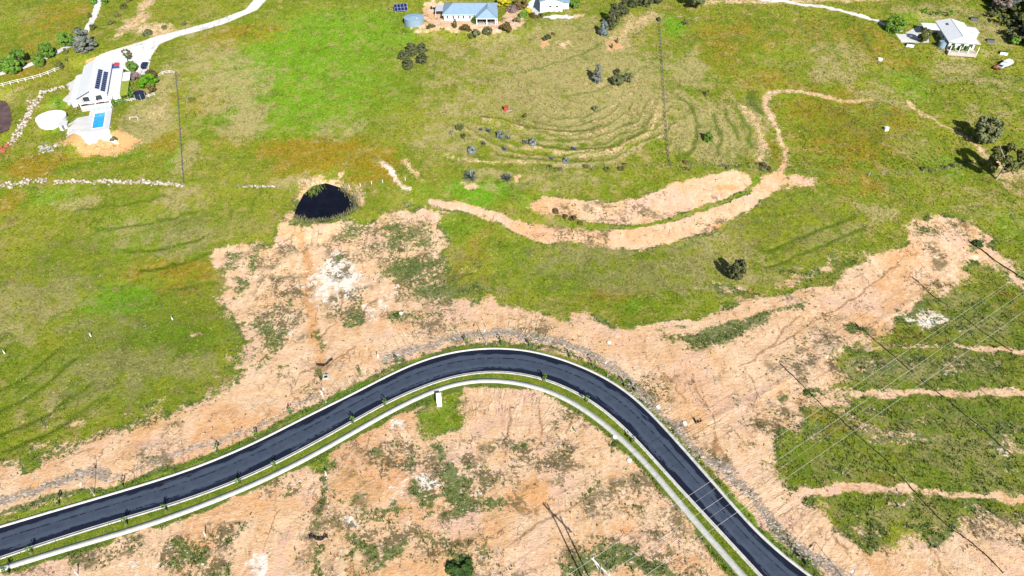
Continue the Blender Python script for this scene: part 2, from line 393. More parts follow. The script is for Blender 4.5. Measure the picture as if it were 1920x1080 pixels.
# growth along the far side of the road
stroke('weed',E(0,968,100,938,230,907,340,875,470,823,540,788,620,750,700,712,760,680),1.5,1,.5); stroke('weed',E(800,664,900,646,1000,648,1080,675,1160,715,1230,775,1300,850,1400,970,1500,1062),1.3,.95,.5)
stroke('lush',E(540,788,620,750,700,712),2.2,.8,.6); blob('weed',740,672,30,10,.8); stroke('lush',E(0,970,230,909,470,826),1.8,.5,.6); stroke('weed',E(1450,985,1530,1075),3,.9,.8); stroke('lush',E(1380,935,1500,1060),1.8,.6,.6)
stroke('rubble',E(-40,955,0,943,60,926,120,906,165,890,200,884),2.4,1,.6); stroke('rubble',E(208,893,230,884),1.1,.9,.5); stroke('rubble',E(262,876,330,850,420,822,500,792,600,742),1.3,.75,.7)
stroke('rubble',E(725,672,800,648,870,630,960,628,1030,640,1100,665,1150,690,1190,725,1240,780,1290,830),2.6,.95,.9); stroke('rubble',E(1290,830,1350,875,1410,920,1450,985,1500,1030,1580,1080),2.6,.9,.8)
blob('sparse',1220,740,60,50,.8); blob('sparse',1330,880,50,50,.8); blob('sparse',600,740,60,20,.6)
# strips above the scraped bank
reg('weed',E(1225,628,1300,617,1340,609,1440,582,1515,564,1510,575,1450,598,1390,626,1340,646,1300,655,1268,640),1,.8)
reg('weed',E(1180,598,1290,592,1400,572,1500,537,1590,490,1617,494,1560,520,1480,550,1420,568,1330,592,1250,606,1190,608),.9,.9)
TRK=E(1205,613,1280,608,1340,598,1440,571,1500,554,1560,535,1620,506)
stroke('weed',TRK,2.6,1,.5,'-'); stroke('dirt',TRK,2.6,1,.5)
reg('weed',E(1525,552,1560,540,1600,530,1595,538,1550,550,1520,560),.6,.8)
for q in ([1440,528,1470,515,1520,500,1575,478,1600,476,1560,498,1500,520,1450,538],[1355,570,1430,552,1440,558,1380,575]): reg('dirt',E(*q),.8,.9)
reg('weed',E(1720,425,1755,418,1760,440,1730,440),.8,.8); reg('weed',E(1815,448,1835,436,1848,450,1835,465,1815,470),.9,.8)
# fields right of the scraped road line
G3=E(1600,645,1655,613,1700,602,1730,572,1745,553,1812,513,1828,494,1865,503,1920,548,2050,640,2300,800,2300,960,2050,960,1920,962,1850,985,1790,1003,1720,998,1690,1020,1650,1043,1610,1030,1580,1000,1545,965,1532,935,1490,926,1457,902,1447,868,1468,824,1500,800,1502,776,1520,765,1540,745,1570,715,1565,682,1580,660)
reg('dirt',G3,.93,.9,'-',2); reg('weed',G3,.55,2)
for x,y,rx,ry,v in ((1700,690,90,30,.7),(1830,690,70,30,.6),(1620,690,60,30,.6),(1800,850,110,40,.5),(1680,810,100,18,.7),(1870,900,70,30,.5),(1590,880,60,30,.4),(1850,620,60,30,.5),(1720,960,120,18,.5),(1780,780,90,25,.4),(1790,560,40,25,.4)): blob('dry',x,y,rx,ry,v)
for x,y,rx,ry,v in ((1560,790,60,30,.5),(1880,560,50,40,.5),(1720,640,60,25,.4),(1640,900,60,18,.4)): blob('ochre',x,y,rx,ry,v)
for q in ([1440,772,1500,764,1580,756,1605,740,1600,730,1540,740,1500,745,1440,755],): reg('dirt',E(*q),1,.6)
stroke('dirt',E(1595,738,1665,736,1740,735,1830,734,1930,733,2100,733),2.3,1,.4); stroke('dirt',E(1440,768,1500,757,1580,752),3.2,1,.5)
stroke('dirt',E(1570,772,1610,800,1652,810,1700,818,1740,828),2.2,.85,.8); stroke('dirt',E(1600,648,1660,652,1710,650,1760,650),1.2,.9,.5); stroke('dirt',E(1790,645,1840,653,1920,663,2050,680),1.8,1,.5)
stroke('dirt',E(1470,948,1500,932,1540,919,1615,911,1690,913,1722,916),2.3,1,.35); stroke('dirt',E(1745,924,1815,931,1870,936,1930,943,2100,960),1.9,1,.35); stroke('dirt',E(1665,935,1715,935),1.5,.9,.6); stroke('dirt',E(1810,945,1850,956),1.0,.9,.4)
reg('pale dirt',E(1685,602,1710,590,1735,582,1762,590,1768,602,1755,615,1715,614),1,.9); reg('pale dirt',E(1853,842,1875,832,1893,850,1912,868,1890,874,1870,858),1,.9); reg('dirt',E(1862,812,1895,808,1930,850,1910,858,1880,838),.9,1)
for q,w in ((E(1595,738,1740,735,1930,733,2100,733),1.9),(E(1440,768,1500,757,1580,752),2.6),(E(1500,932,1540,919,1615,911,1690,913,1722,916),1.9),(E(1745,924,1815,931,1930,943),1.5),(E(1790,645,1840,653,1920,663),1.2)): stroke('weed',q,w,.9,.4,'-')
for x,y,rx,ry,v in ((1640,683,60,22,.9),(1795,692,45,22,.95),(1690,770,90,16,.8),(1800,815,120,20,.8),(1640,790,60,14,.7),(1760,880,20,10,.9),(1680,935,50,10,.8),(1620,1000,70,30,.9),(1760,985,130,14,.9),(1880,1000,90,20,.7),(1590,960,40,20,.7),(1500,900,40,20,.8),(1460,790,60,25,.9),(1480,690,60,40,.5)): blob('sparse',x,y,rx,ry,v)
for x,y,rx,ry,v in ((1640,683,45,16,.7),(1795,692,35,15,.75),(1660,820,60,10,.6),(1700,825,50,8,.7),(1630,995,45,22,.65),(1600,980,30,15,.5),(1780,985,120,10,.5)): blob('dirt',x,y,rx,ry,v)
for x,y,rx,ry,v in ((1575,700,25,25,.7),(1690,665,70,10,.6),(1860,680,50,12,.6),(1530,815,30,15,.6),(1620,770,60,8,.6),(1880,800,40,20,.6),(1660,880,40,8,.5),(1570,885,30,12,.55),(1800,620,40,10,.45),(1760,545,25,10,.5),(1870,960,60,8,.6),(1720,790,60,10,.55)): blob('dirt',x,y,rx,ry,v); blob('sparse',x,y,rx*1.4,ry*1.6,.9)
for x,y,rx,ry in ((1465,755,15,9),(1515,738,30,9),(1620,660,40,12),(1600,612,22,10),(1685,585,10,6)): blob('weed',x,y,rx,ry,.95)
for x,y,rx,ry in ((1540,830,70,50),(1700,880,120,25),(1800,720,110,18),(1860,600,80,60),(1640,830,80,20),(1830,560,50,40),(1890,780,60,30)): blob('lush',x,y,rx,ry,.25)
# inside the bend
for q,v in (([575,868,600,850,626,838,618,868,597,884],1),([787,735,862,722,866,760,872,797,795,812,785,770],1)): reg('dirt',E(*q),.97,.6,'-'); reg('lush',E(*q),.45,.8)
for q in ([790,815,812,820,840,838,832,856,807,872,794,842],[835,867,862,868,892,877,906,897,888,922,912,934,870,968,835,962,850,945,826,917],[770,900,788,905,800,922,814,958,800,972,784,950,775,925],[650,930,675,918,678,928,662,943],[655,968,680,956,716,958,690,972],[715,945,738,930,744,950,728,955],[632,1005,665,1006,722,1028,706,1044,672,1046,645,1052,640,1030],[732,1028,757,1018,750,1050,705,1082,662,1078,690,1055],[780,1005,810,1002,808,1012,785,1015],[820,1000,845,992,850,1003,830,1012],[900,1030,932,1024,925,1035,905,1038],[337,1014,355,1010,392,1022,402,1040,362,1052,325,1068,300,1085,340,1040],[375,1078,400,1065,434,1058,428,1080],[420,1005,436,1000,438,1012,424,1016],[450,990,470,984,472,996,455,1000],[184,1062,205,1050,212,1058,190,1068],[1105,1032,1160,1028,1215,1045,1275,1052,1262,1085,1060,1085,1080,1060],[1087,924,1105,910,1122,906,1120,918,1105,932],[675,855,700,845,708,862,685,864],[742,865,762,860,768,878,750,882],[905,925,935,930,955,945,935,965,910,960],[955,832,1000,826,1005,838,965,848],[830,1035,860,1028,890,1040,892,1080,842,1080],[120,1035,150,1030,155,1050,128,1058],[1145,828,1156,822,1160,836,1148,838]): reg('weed',E(*q),.95,.7)
stroke('weed',E(595,885,598,985),1.4,.85,.7); stroke('weed',E(600,1018,606,1110),1.6,.85,.7); stroke('weed',E(700,952,740,957,775,956),.8,.8,.3); stroke('weed',E(796,948,850,922),.9,.8,.4)
for x,y,rx,ry,v in ((730,860,90,40,.8),(860,910,110,70,.85),(960,850,70,40,.8),(720,1000,110,60,.7),(850,1030,90,40,.85),(530,905,60,25,.9),(360,1040,90,50,.8),(1040,860,80,40,.65),(1150,1040,120,40,.7),(200,1040,120,25,.75),(420,1000,60,30,.8),(960,940,80,60,.5),(1220,1050,80,30,.7)): blob('sparse',x,y,rx,ry,v)
for x,y,rx,ry,v in ((733,805,26,13,1),(805,905,34,22,.85),(655,985,26,11,1),(905,920,10,16,.95),(478,1062,27,24,1.1),(845,880,40,20,.5),(745,915,40,18,.55),(330,1055,60,20,.3),(270,1075,50,20,.4)): blob('pale',x,y,rx,ry,min(v,1))
for x,y,rx,ry,v in ((990,930,60,60,.8),(560,1000,50,40,.25),(1290,1040,60,30,.6),(940,1010,60,40,.5),(1150,990,40,20,.6),(660,910,30,20,.5),(160,830,200,20,.2)): blob('orange',x,y,rx,ry,v)
blob('ochre',530,900,50,20,.35)
# --- tracks in the paddocks
reg('dirt',E(803,372,860,380,920,397,960,412,1040,427,1130,431,1200,421,1290,404,1340,384,1400,358,1440,330,1465,322,1472,338,1430,370,1400,396,1340,432,1270,447,1200,466,1130,463,1070,456,1020,458,970,441,930,419,880,403,850,399,800,384),1,.35,warp=3)
reg('dirt',E(990,386,1022,370,1060,372,1130,376,1200,368,1270,345,1330,325,1380,319,1405,328,1410,345,1390,360,1340,378,1290,396,1230,413,1180,421,1100,415,1050,406,1000,399),1,.35,warp=3)
BT=E(1040,416,1130,427,1230,417,1310,396,1380,365,1425,335); stroke('dirt',BT,1.3,.95,.4,'-'); stroke('lush',BT,1.6,.6,.5)
reg('dirt',E(1440,345,1480,328,1526,340,1512,349,1475,345,1440,358),1,.7); blob('orange',1370,355,30,8,.9); blob('orange',1350,425,30,12,.8); blob('orange',1150,440,280,30,.35)
blob('dry',1160,470,60,15,.8); blob('sparse',1160,400,150,20,.45); blob('sparse',1350,430,60,25,.6)
stroke('dry dirt',E(1632,186,1590,189,1540,181,1490,171,1452,172,1436,190,1442,215,1455,240,1467,265,1471,300,1465,322),2.2,.72,.7); stroke('pale',E(1540,181,1452,172,1442,215,1471,300),1.5,.3,.5); stroke('dry dirt',E(1395,200,1420,235,1431,265,1426,300),2.8,.6,1.2)
stroke('dark weed',E(1410,175,1412,195,1425,210),4.,.8,1.2); blob('dark',1430,190,28,25,.5)
stroke('dirt pale',E(712,306,730,326,750,346,768,357),2.2,.8,.7); stroke('dirt',E(757,300,775,318,792,338),2.,.7,.9); blob('dirt',765,378,12,6,.8); blob('pale',765,378,10,5,.5)
stroke('dry dirt',E(1700,190,1745,222,1790,245,1830,275,1870,312,1900,340),2.0,.66,.7); stroke('dry dirt',E(1880,345,1915,362),2.,.5,.8); blob('dry dirt',1885,320,35,25,.55); blob('dirt',1360,545,35,15,.7); blob('pale',1375,540,28,12,.5)
stroke('dry dirt',E(905,222,960,235,1020,247,1090,250,1130,240),1.3,.5,.6); stroke('dry dirt',E(985,274,1050,284,1110,286,1170,276,1212,251,1230,215),1.4,.5,.5); stroke('dry dirt',E(830,288,900,302,985,300),1.4,.45,.6); stroke('furrow',E(905,218,960,231,1020,243,1090,246,1130,236),1.2,1,.5); stroke('furrow',E(985,269,1050,279,1110,281,1170,271,1209,247),1.3,1,.5); stroke('dry dirt',E(1120,215,1165,190,1190,160,1200,120),1.2,.4,.8); stroke('dry dirt',E(1225,190,1235,215,1240,260),1.6,.5,.8); stroke('furrow',E(1060,180,1130,165,1180,130),1.3,.8,.7)
# dam rim
DR=E(540,415,550,385,562,362,575,340,600,328,650,340,675,358,680,376,668,392,650,402,612,410,575,412)
reg('dirt',DR,1,.9); reg('orange',E(553,400,566,378,582,356,600,344,640,352,664,372,672,388,650,396,612,402,575,408),.9,1.5); stroke('weed',E(556,408,612,408,650,400,672,384),1.5,1,.6); stroke('dark',DAM[:1]+DAM[8:],1.6,.7,1.); blob('dirt',642,330,10,5,.8); blob('lush',578,330,12,8,.9); blob('dirt',580,352,14,8,.5)
# house surrounds
reg('drive',E(512,-12,480,20,420,45,340,67,300,82,284,105,276,142,250,138,235,130,205,120,176,108,240,86,300,66,400,40,460,18,486,-12),1,.5,warp=False); reg('drive',E(118,205,118,172,132,150,152,126,160,128,142,190,140,208),1,.6)
stroke('orange dirt',E(165,113,210,97,300,66),1.8,1,.6); stroke('drive',E(188,-15,182,14,172,40,150,72,112,95,60,120,0,139,-60,160),2.6,1,.4,warp=False)
reg('drive',E(118,262,128,240,165,212,212,205,212,258,165,262),.9,.8); reg('dirt orange',E(114,268,150,256,210,253,228,236,268,260,242,279,200,285,150,289,118,280),1,.7); reg('dirt orange',E(118,192,150,196,165,205,140,212,122,205),.8,.8)
blob('dry',285,225,55,45,.9); blob('dirt',300,215,25,25,.35); blob('dry',300,170,30,60,.8); blob('lush',150,212,35,28,.3); blob('lush',100,200,22,16,1); blob('lush',118,232,18,14,.6); stroke('lush dark',E(100,325,150,312,210,302,262,290),4.,.8,1.2); blob('lush',330,300,20,22,.7); blob('ochre',70,312,60,24,.9); blob('ochre',310,265,40,20,.6); blob('dry',25,180,50,20,.4)
for x,y,rx,ry in ((250,42,25,25),(270,10,20,20),(290,55,50,12),(225,70,12,8)): blob('dry dirt',x,y,rx,ry,.6)
reg('dirt',E(780,30,800,5,835,5,835,36,940,44,955,8,992,16,988,32,970,52,937,64,862,62,800,57,772,60,793,44),1,.4); reg('pale',E(783,30,800,8,835,8,835,48,940,50,955,10,990,18,985,30,968,48,937,60,862,57,800,53),.35,1)
reg('drive',E(985,-20,1050,-20,1015,30,1075,30,1075,36,1020,34,1000,22),1,.5); blob('dirt',1080,30,15,6,.7)
stroke('drive',E(1380,-8,1420,-3,1500,9,1600,24,1652,40,1690,56),2.3,.9,.6); stroke('dirt',E(1300,3,1390,2,1500,2,1700,-6),3.,.7,1.5); reg('drive',E(1693,64,1722,48,1742,62,1742,80,1690,80,1678,62),1,.5,warp=False)
reg('dirt',E(1140,78,1170,40,1225,15,1240,30,1190,55,1160,85,1155,95),.55,2); reg('dry',E(1130,85,1170,40,1225,15,1240,30,1190,55,1170,100),.9,3); blob('dirt orange',1152,88,15,12,.9); blob('dirt orange',1030,82,12,7,.9); blob('dirt',1065,85,12,10,.6); blob('dirt',1125,155,25,15,.4); blob('dry',1140,155,50,22,.8); blob('dirt',885,345,16,8,.7); blob('dirt',968,330,14,8,.6)
stroke('lush weed',E(955,136,1000,130,1060,115,1105,95,1125,80),1.6,.8,.7)
# --- what the grass is like
for x,y,rx,ry,v in ((560,150,230,130,.85),(640,60,180,60,.85),(150,590,220,130,.42),(250,690,200,80,.4),(1050,520,150,50,.4),(1300,560,160,30,.35),(540,110,170,110,.9),(660,80,130,70,.8),(600,200,140,80,.7),(720,170,90,70,.5),(620,40,60,30,.9),(755,75,40,30,.8),(700,290,60,30,.6),(1260,48,28,26,1),(1215,150,30,25,.3),(1300,120,60,40,.45),(1480,185,40,25,.8),(1530,230,70,35,.4),(1440,90,80,40,.4),(900,360,80,30,1),(1000,370,60,30,.5),(800,360,60,25,.5),(860,430,50,30,.5),(960,480,60,50,.4),(230,560,110,50,.85),(300,620,90,40,.5),(250,440,120,60,.4),(90,370,80,25,.7),(60,480,60,30,.3),(400,640,60,40,.4),(40,720,60,40,.3),(1700,160,60,40,.6),(1680,110,30,30,.6),(1720,30,60,15,.6),(1900,420,40,30,.6),(1780,310,50,30,.6),(1660,300,50,40,.3),(440,20,60,15,.2),(40,40,60,40,.35),(1020,540,60,25,.35),(1190,570,40,18,.6),(30,30,40,15,.4)): blob('lush',x,y,rx,ry,v)
for x,y,rx,ry,v in ((1080,150,230,110,.8),(1020,120,160,70,.7),(1110,190,200,95,.85),(230,690,140,50,.6),(200,610,100,40,.35),(350,450,70,40,.5),(1300,510,160,50,.55),(1080,480,90,30,.6),(900,190,110,60,.45),(640,240,60,30,.4),(1650,180,60,30,.5),(1700,270,60,30,.35),(980,100,130,60,.6),(1080,60,100,40,.6),(880,130,120,80,.35),(1320,240,95,65,.95),(1290,130,40,40,.85),(1290,200,50,30,.6),(850,260,80,50,.5),(60,560,110,55,.55),(30,600,90,60,.45),(230,700,120,40,.5),(110,760,100,40,.4),(330,690,90,30,.6),(330,380,60,40,.5),(150,380,50,20,.4),(430,160,90,60,.7),(460,230,50,45,.9),(400,110,80,40,.6),(1000,335,180,22,.5),(1330,470,120,60,.5),(1180,520,120,40,.5),(1560,440,70,30,.5),(1640,400,60,30,.45),(1790,130,60,20,.7),(1800,95,50,20,.5),(1850,60,60,30,.7),(1760,20,90,15,.6),(1570,110,70,40,.5),(1560,140,50,20,.7),(1850,215,70,25,.4),(1890,160,60,15,.5),(1840,380,80,40,.3),(560,340,60,20,.8),(880,540,60,20,.5),(300,440,150,30,.3),(350,300,30,40,.6),(360,60,60,12,.6),(1050,500,70,30,.45)): blob('dry',x,y,rx,ry,v)
for x,y,rx,ry,v in ((600,285,140,36,.9),(700,300,70,30,.9),(1380,70,100,40,.5),(1530,200,90,50,.6),(1600,270,110,50,.6),(300,510,90,20,.4),(350,520,70,30,.6),(860,520,60,30,.4),(1150,555,70,16,.6),(60,130,70,30,.5),(120,20,80,20,.5),(430,70,70,30,.6),(170,300,60,20,.4),(690,310,60,25,.7),(540,320,70,25,.6),(480,60,60,25,.6),(390,190,40,30,.7),(440,260,40,30,.5),(1560,250,90,60,.5),(1600,190,60,30,.5),(1630,80,60,40,.5),(1680,230,40,30,.6),(1350,110,60,30,.4),(1440,150,60,30,.45),(1540,60,80,30,.35),(1590,330,60,25,.5),(1640,345,40,20,.6),(20,380,40,25,.5),(370,510,60,25,.6),(100,640,60,30,.3),(1690,120,50,20,.6),(1240,440,80,25,.35),(1450,290,15,40,.9),(1110,250,30,20,.4),(980,420,20,10,.4),(330,180,20,20,.5),(40,100,60,40,.35),(100,40,80,40,.4),(700,330,60,18,.8),(1130,545,50,15,.5),(1390,550,40,20,.5),(900,470,40,50,.35)): blob('ochre',x,y,rx,ry,v)

# terraces ploughed round the hill
for k,(x0,y0,rx,ry,a0,a1) in enumerate(((1050,165,215,128,15,150),(1050,168,190,112,12,148),(1055,170,165,95,10,140),(1055,172,140,80,15,130),(1058,175,112,60,10,150),(1060,178,85,42,20,140),(1052,160,240,145,30,120))):
    pts=[(x0+rx*math.cos(math.radians(a)),y0+ry*math.sin(math.radians(a))) for a in np.linspace(a0,a1,12)]
    pts=[(a+random.uniform(-3,3),b+random.uniform(-2,2)) for a,b in pts]; cut=random.choice((pts,pts[:9],pts[2:],pts[1:10]))
    stroke('furrow',pts,1.1,.5,.6); stroke('furrow',cut,1.1,.8,.5); stroke('dry',[(a,b+5) for a,b in pts],1.6,.9,.6); stroke('dirt',[(a,b+5) for a,b in cut],1.1,.36,.7)
for k,(x0,dx) in enumerate(((1262,14),(1285,22),(1312,28),(1340,28),(1365,26),(1388,22),(1406,18))): 
    pts=[(x0+random.uniform(-3,3),180+random.uniform(0,12)),(x0+dx,210),(x0+dx+4,245),(x0+dx-6,290-random.uniform(0,25))]; stroke('furrow',pts,1.0,.55,.6); stroke('dry',[(a+6,b) for a,b in pts],1.6,.95,.5)
# ruts and washouts on the scraped earth
for q in ([87,875,130,858,170,847],[535,720,550,730,560,745,567,752],[1290,700,1318,760,1338,800,1345,842,1380,885],[1345,842,1335,880],[1140,905,1165,945,1186,966,1215,990,1242,1022],[960,1018,1020,985,1060,955,1112,930],[1240,690,1262,720,1280,760],[1400,690,1420,735,1415,770],[1500,590,1450,640,1390,690],[1430,655,1500,620,1590,560,1690,495],[1460,730,1475,760],[1570,655,1552,690],[560,700,590,690],[610,690,650,660,668,648],[480,840,440,850,380,866],[640,560,640,600,600,640],[700,560,660,600],[1010,760,1015,800,1005,840],[1060,770,1070,830],[950,750,955,800,945,850],[1740,985,1752,1030,1768,1080],[1560,1010,1600,1050]): stroke('furrow',E(*q),.55,1,.35)
for q in ([1205,625,1330,660,1420,640,1560,580,1690,480],[880,590,1000,600,1130,630,1260,680,1330,740],[640,470,720,430,800,400],[560,440,640,430,700,420],[300,800,400,765,500,735],[20,900,150,862,300,820],[650,840,760,800,850,760],[1000,960,1120,1000,1250,1010]): stroke('furrow',E(*q),.6,.55,.4); stroke('furrow',[(a+4,b+14) for a,b in E(*q)],.6,.55,.4)
for p,h,w in RIDGES[3:18]: stroke('furrow',p,1.5,1,.7)
blob('dark',440,590,40,70,.4); blob('dark',280,640,230,150,.6); blob('dark',120,500,160,90,.52); blob('dark',330,440,120,60,.45); blob('dark',1150,500,280,80,.58); blob('dark',1480,420,160,80,.52); blob('dark',1600,230,140,70,.5); blob('dark',900,500,60,60,.4); reg('weed',E(415,560,440,590,465,640,475,690,455,702,430,690,440,640,420,600),.7,1.5); stroke('weed',E(20,868,130,842,190,815,270,790,340,768,420,730,450,705),3.4,.65,1.5)
for x,y,rx,ry,v in ((145,793,22,9,.9),(60,842,30,7,.7),(370,617,14,5,.8),(435,672,14,8,.5),(232,775,10,5,.6),(78,790,6,10,.6),(415,700,12,6,.6),(300,772,60,8,.4)): blob('dirt',x,y,rx,ry,v)
m_=MK[CH['dirt']]; band=np.clip(4*m_*(1-m_),0,1)*sst(.42,.6,fbm(gx,gy,3.2,91)); MK[CH['weed']]=np.maximum(MK[CH['weed']],.85*band*(gy<185)); MK[CH['sparse']]=np.maximum(MK[CH['sparse']],.5*m_*sst(.52,.68,fbm(gx,gy,14,95))*(gy<180)); MK[CH['orange']]=np.maximum(MK[CH['orange']],.6*m_*sst(.57,.74,fbm(gx,gy,17,99)))
# --- verge inside the corridor is grass, not earth
idx=np.nonzero((gy>0)&(gy<140)&(np.abs(gx)<170))[0]
v=sst(.1,.5,poly_sd(CORR,gx[idx],gy[idx])+.2); MK[CH['dirt']][idx]*=(1-v)
q=line_d(W_FAR[::2],gx[idx]*.6+wx[idx]*.4,gy[idx]*.6+wy[idx]*.4); lim=np.where(gx[idx]<-8,2.1,1.3); v=sst(lim+.7,lim-.5,q); MK[CH['dirt']][idx]*=(1-v); MK[CH['lush']][idx]=np.maximum(MK[CH['lush']][idx],.45*v*(gx[idx]<-20)); MK[CH['weed']][idx]=np.maximum(MK[CH['weed']][idx],.4*v)
q=line_d(W_PATH[::2],gx[idx]*.6+wx[idx]*.4,gy[idx]*.6+wy[idx]*.4); v=sst(2.2,1.3,q); MK[CH['dirt']][idx]*=(1-.85*v); MK[CH['weed']][idx]=np.maximum(MK[CH['weed']][idx],.8*v)
RD=np.zeros((len(gx),4)); RD[:,3]=1; RD[:,1]=9.
def road_coord(L,sel):
    idx=np.nonzero(sel)[0]; Q=L[::2]; sa=np.r_[0,np.cumsum(np.linalg.norm(np.diff(Q,axis=0),axis=1))]
    for c in np.array_split(idx,40):
        d=(gx[c][:,None]-Q[None,:,0])**2+(gy[c][:,None]-Q[None,:,1])**2; j=d.argmin(1)
        t=Q[np.minimum(j+1,len(Q)-1)]-Q[np.maximum(j-1,0)]; t/=np.linalg.norm(t,axis=1)[:,None]
        RD[c,0]=(sa[j]+((gx[c]-Q[j,0])*t[:,0]+(gy[c]-Q[j,1])*t[:,1]))/100; RD[c,1]=np.sqrt(d.min(1))/100
near=(gy>40)&(gy<165)&(np.abs(gx)<150); csd=np.full(len(gx),-99.); csd[near]=poly_sd(CORR,gx[near],gy[near])
north=np.interp(gx,W_PATH[:,0],W_PATH[:,1])<gy
RD[:,2]=np.where(north,sst(-60,-10,gx)*.65+.35,.3+.6*sst(70,100,gy)); road_coord(W_FAR,near&(csd>-30)&north); road_coord(W_PATH,near&(csd>-30)&~north)
# ---------------------------------------------------------------- ground material
def ground_mat():
    t=NT('paddock_ground'); p=t.pos()
    a=t.sep(t.attr('m1').outputs['Color']); a3=t.attr('m1').outputs['Alpha']
    b=t.sep(t.attr('m2').outputs['Color']); b3=t.attr('m2').outputs['Alpha']
    c=t.sep(t.attr('m3').outputs['Color']); c3=t.attr('m3').outputs['Alpha']
    dirt,pale,lush,dry=a[0],a[1],a[2],a3; ochre,weed,rub,fur=b[0],b[1],b[2],b3; orange,sparse,drive,dark=c[0],c[1],c[2],c3
    nb=t.noise(.045,4,.6,p); nm=t.noise(.22,5,.62,p); nf=t.noise(1.1,5,.65,p); ng=t.noise(3.2,3,.7,p); nh=t.noise(.11,4,.6,p,dist=.6)
    n2=t.noise(.5,6,.68,p,dist=.4); n3=t.noise(1.9,4,.7,p)
    def brk(m,n,amp,lo=.3,hi=.7): return t.ramp(t.math('ADD',m,t.math('MULTIPLY',t.math('SUBTRACT',n,.5),amp)),lo,hi)
    # grass
    g=t.mix(t.ramp(nb,.35,.65),(0.110,0.159,0.006),(0.188,0.206,0.014))
    g=t.mix(t.math('MULTIPLY',t.ramp(nm,.44,.66),.6),g,(0.201,0.183,0.031))
    g=t.mix(t.math('MULTIPLY',brk(lush,nm,2.6,.1,1.1),.88),g,(0.098,0.252,0.005))
    g=t.mix(t.math('MULTIPLY',brk(ochre,nm,3.4,.05,.8),.88),g,(0.221,0.140,0.005))
    g=t.mix(t.math('MULTIPLY',brk(dry,nm,3.2,.05,.75),.9),g,(0.295,0.245,0.104))
    g=t.mix(t.math('MULTIPLY',t.ramp(t.noise(.085,5,.62,p,dist=.5),.54,.66),.5),g,(0.246,0.207,0.068))
    g=t.mix(t.math('MULTIPLY',t.ramp(t.noise(.12,5,.62,p,dist=.7),.46,.36),.5),g,(0.070,0.128,0.005))
    g=t.mix(t.math('MULTIPLY',t.ramp(n2,.52,.68),.36),g,(0.246,0.207,0.063))
    g=t.mix(t.math('MULTIPLY',t.ramp(n2,.47,.33),.5),g,(0.070,0.101,0.005))
    g=t.mix(t.math('MULTIPLY',t.ramp(nf,.54,.68),.32),g,(0.324,0.289,0.108))
    g=t.mix(t.math('MULTIPLY',t.ramp(nf,.47,.33),.5),g,(0.044,0.064,0.005))
    g=t.mix(t.math('MULTIPLY',t.ramp(n3,.44,.30),.5),g,(0.026,0.035,0.005))
    g=t.mix(t.math('MULTIPLY',t.ramp(n3,.57,.70),.35),g,(0.295,0.318,0.054))
    g=t.mix(t.math('MULTIPLY',t.ramp(t.noise(.33,6,.7,p,dist=.5),.57,.69),.6),g,(0.197,0.120,0.036))
    g=t.mix(t.math('MULTIPLY',brk(fur,nf,.8,.2,.9),.8),g,(0.058,0.101,0.005))
    g=t.mix(t.math('MULTIPLY',brk(weed,n2,1.2,.3,.8),.7),g,(0.057,0.104,0.018))
    g=t.mix(t.math('MULTIPLY',brk(dark,nm,1.6,.2,.95),.6),g,(.052,.088,.006))
    # earth
    mq=t.n('ShaderNodeMapping'); mq.inputs['Scale'].default_value=(1.5,.30,1.); mq.inputs['Rotation'].default_value=(0,0,.22); t.lk(p,mq.inputs['Vector'])
    ns=t.noise(.5,5,.6,mq.outputs[0],dist=.6)
    d=t.mix(t.ramp(nh,.32,.66),(0.510,0.310,0.164),(0.561,0.387,0.249))
    d=t.mix(t.math('MULTIPLY',t.ramp(n2,.48,.68),.6),d,(0.644,0.474,0.319))
    d=t.mix(t.math('MULTIPLY',t.ramp(t.noise(.07,5,.6,p,dist=.9),.50,.62),.7),d,(0.530,0.341,0.249))
    d=t.mix(t.math('MULTIPLY',t.ramp(ns,.55,.68),.45),d,(0.685,0.509,0.338))
    d=t.mix(t.math('MULTIPLY',t.ramp(ns,.45,.35),.45),d,(0.397,0.218,0.104))
    d=t.mix(t.math('MULTIPLY',brk(orange,n2,2.4,.1,1.0),.8),d,(0.474,0.229,0.079))
    d=t.mix(t.math('MULTIPLY',t.ramp(nf,.42,.30),.3),d,(0.371,0.204,0.099))
    d=t.mix(t.math('MULTIPLY',t.ramp(n3,.37,.28),.5),d,(.22,.12,.06))
    d=t.mix(t.math('MULTIPLY',brk(pale,n2,3.2,.3,1.0),.9),d,(0.639,0.586,0.518))
    # shallow rills run down the scraped earth
    mp=t.n('ShaderNodeMapping'); mp.inputs['Scale'].default_value=(1.,.42,1.); mp.inputs['Rotation'].default_value=(0,0,.25); t.lk(p,mp.inputs['Vector'])
    vo=t.n('ShaderNodeTexVoronoi',feature='DISTANCE_TO_EDGE'); vo.inputs['Scale'].default_value=.36
    wv=t.n('ShaderNodeVectorMath',operation='ADD'); t.lk(mp.outputs[0],wv.inputs[0])
    sc=t.n('ShaderNodeVectorMath',operation='SCALE'); t.lk(t.noise(.5,5,.65,p,out='Color'),sc.inputs[0]); sc.inputs[3].default_value=3.2
    t.lk(sc.outputs[0],wv.inputs[1]); t.lk(wv.outputs[0],vo.inputs['Vector'])
    rill=t.math('MULTIPLY',t.ramp(vo.outputs['Distance'],.04,.0),t.ramp(t.noise(.13,4,.65,p),.50,.66))
    d=t.mix(t.math('MULTIPLY',rill,.7),d,(.22,.115,.055))
    rc=t.sep(t.attr('m4').outputs['Color']); rv=t.n('ShaderNodeCombineXYZ'); t.lk(t.math('MULTIPLY',rc[0],62.),rv.inputs[0]); t.lk(t.math('MULTIPLY',rc[1],7.),rv.inputs[1])
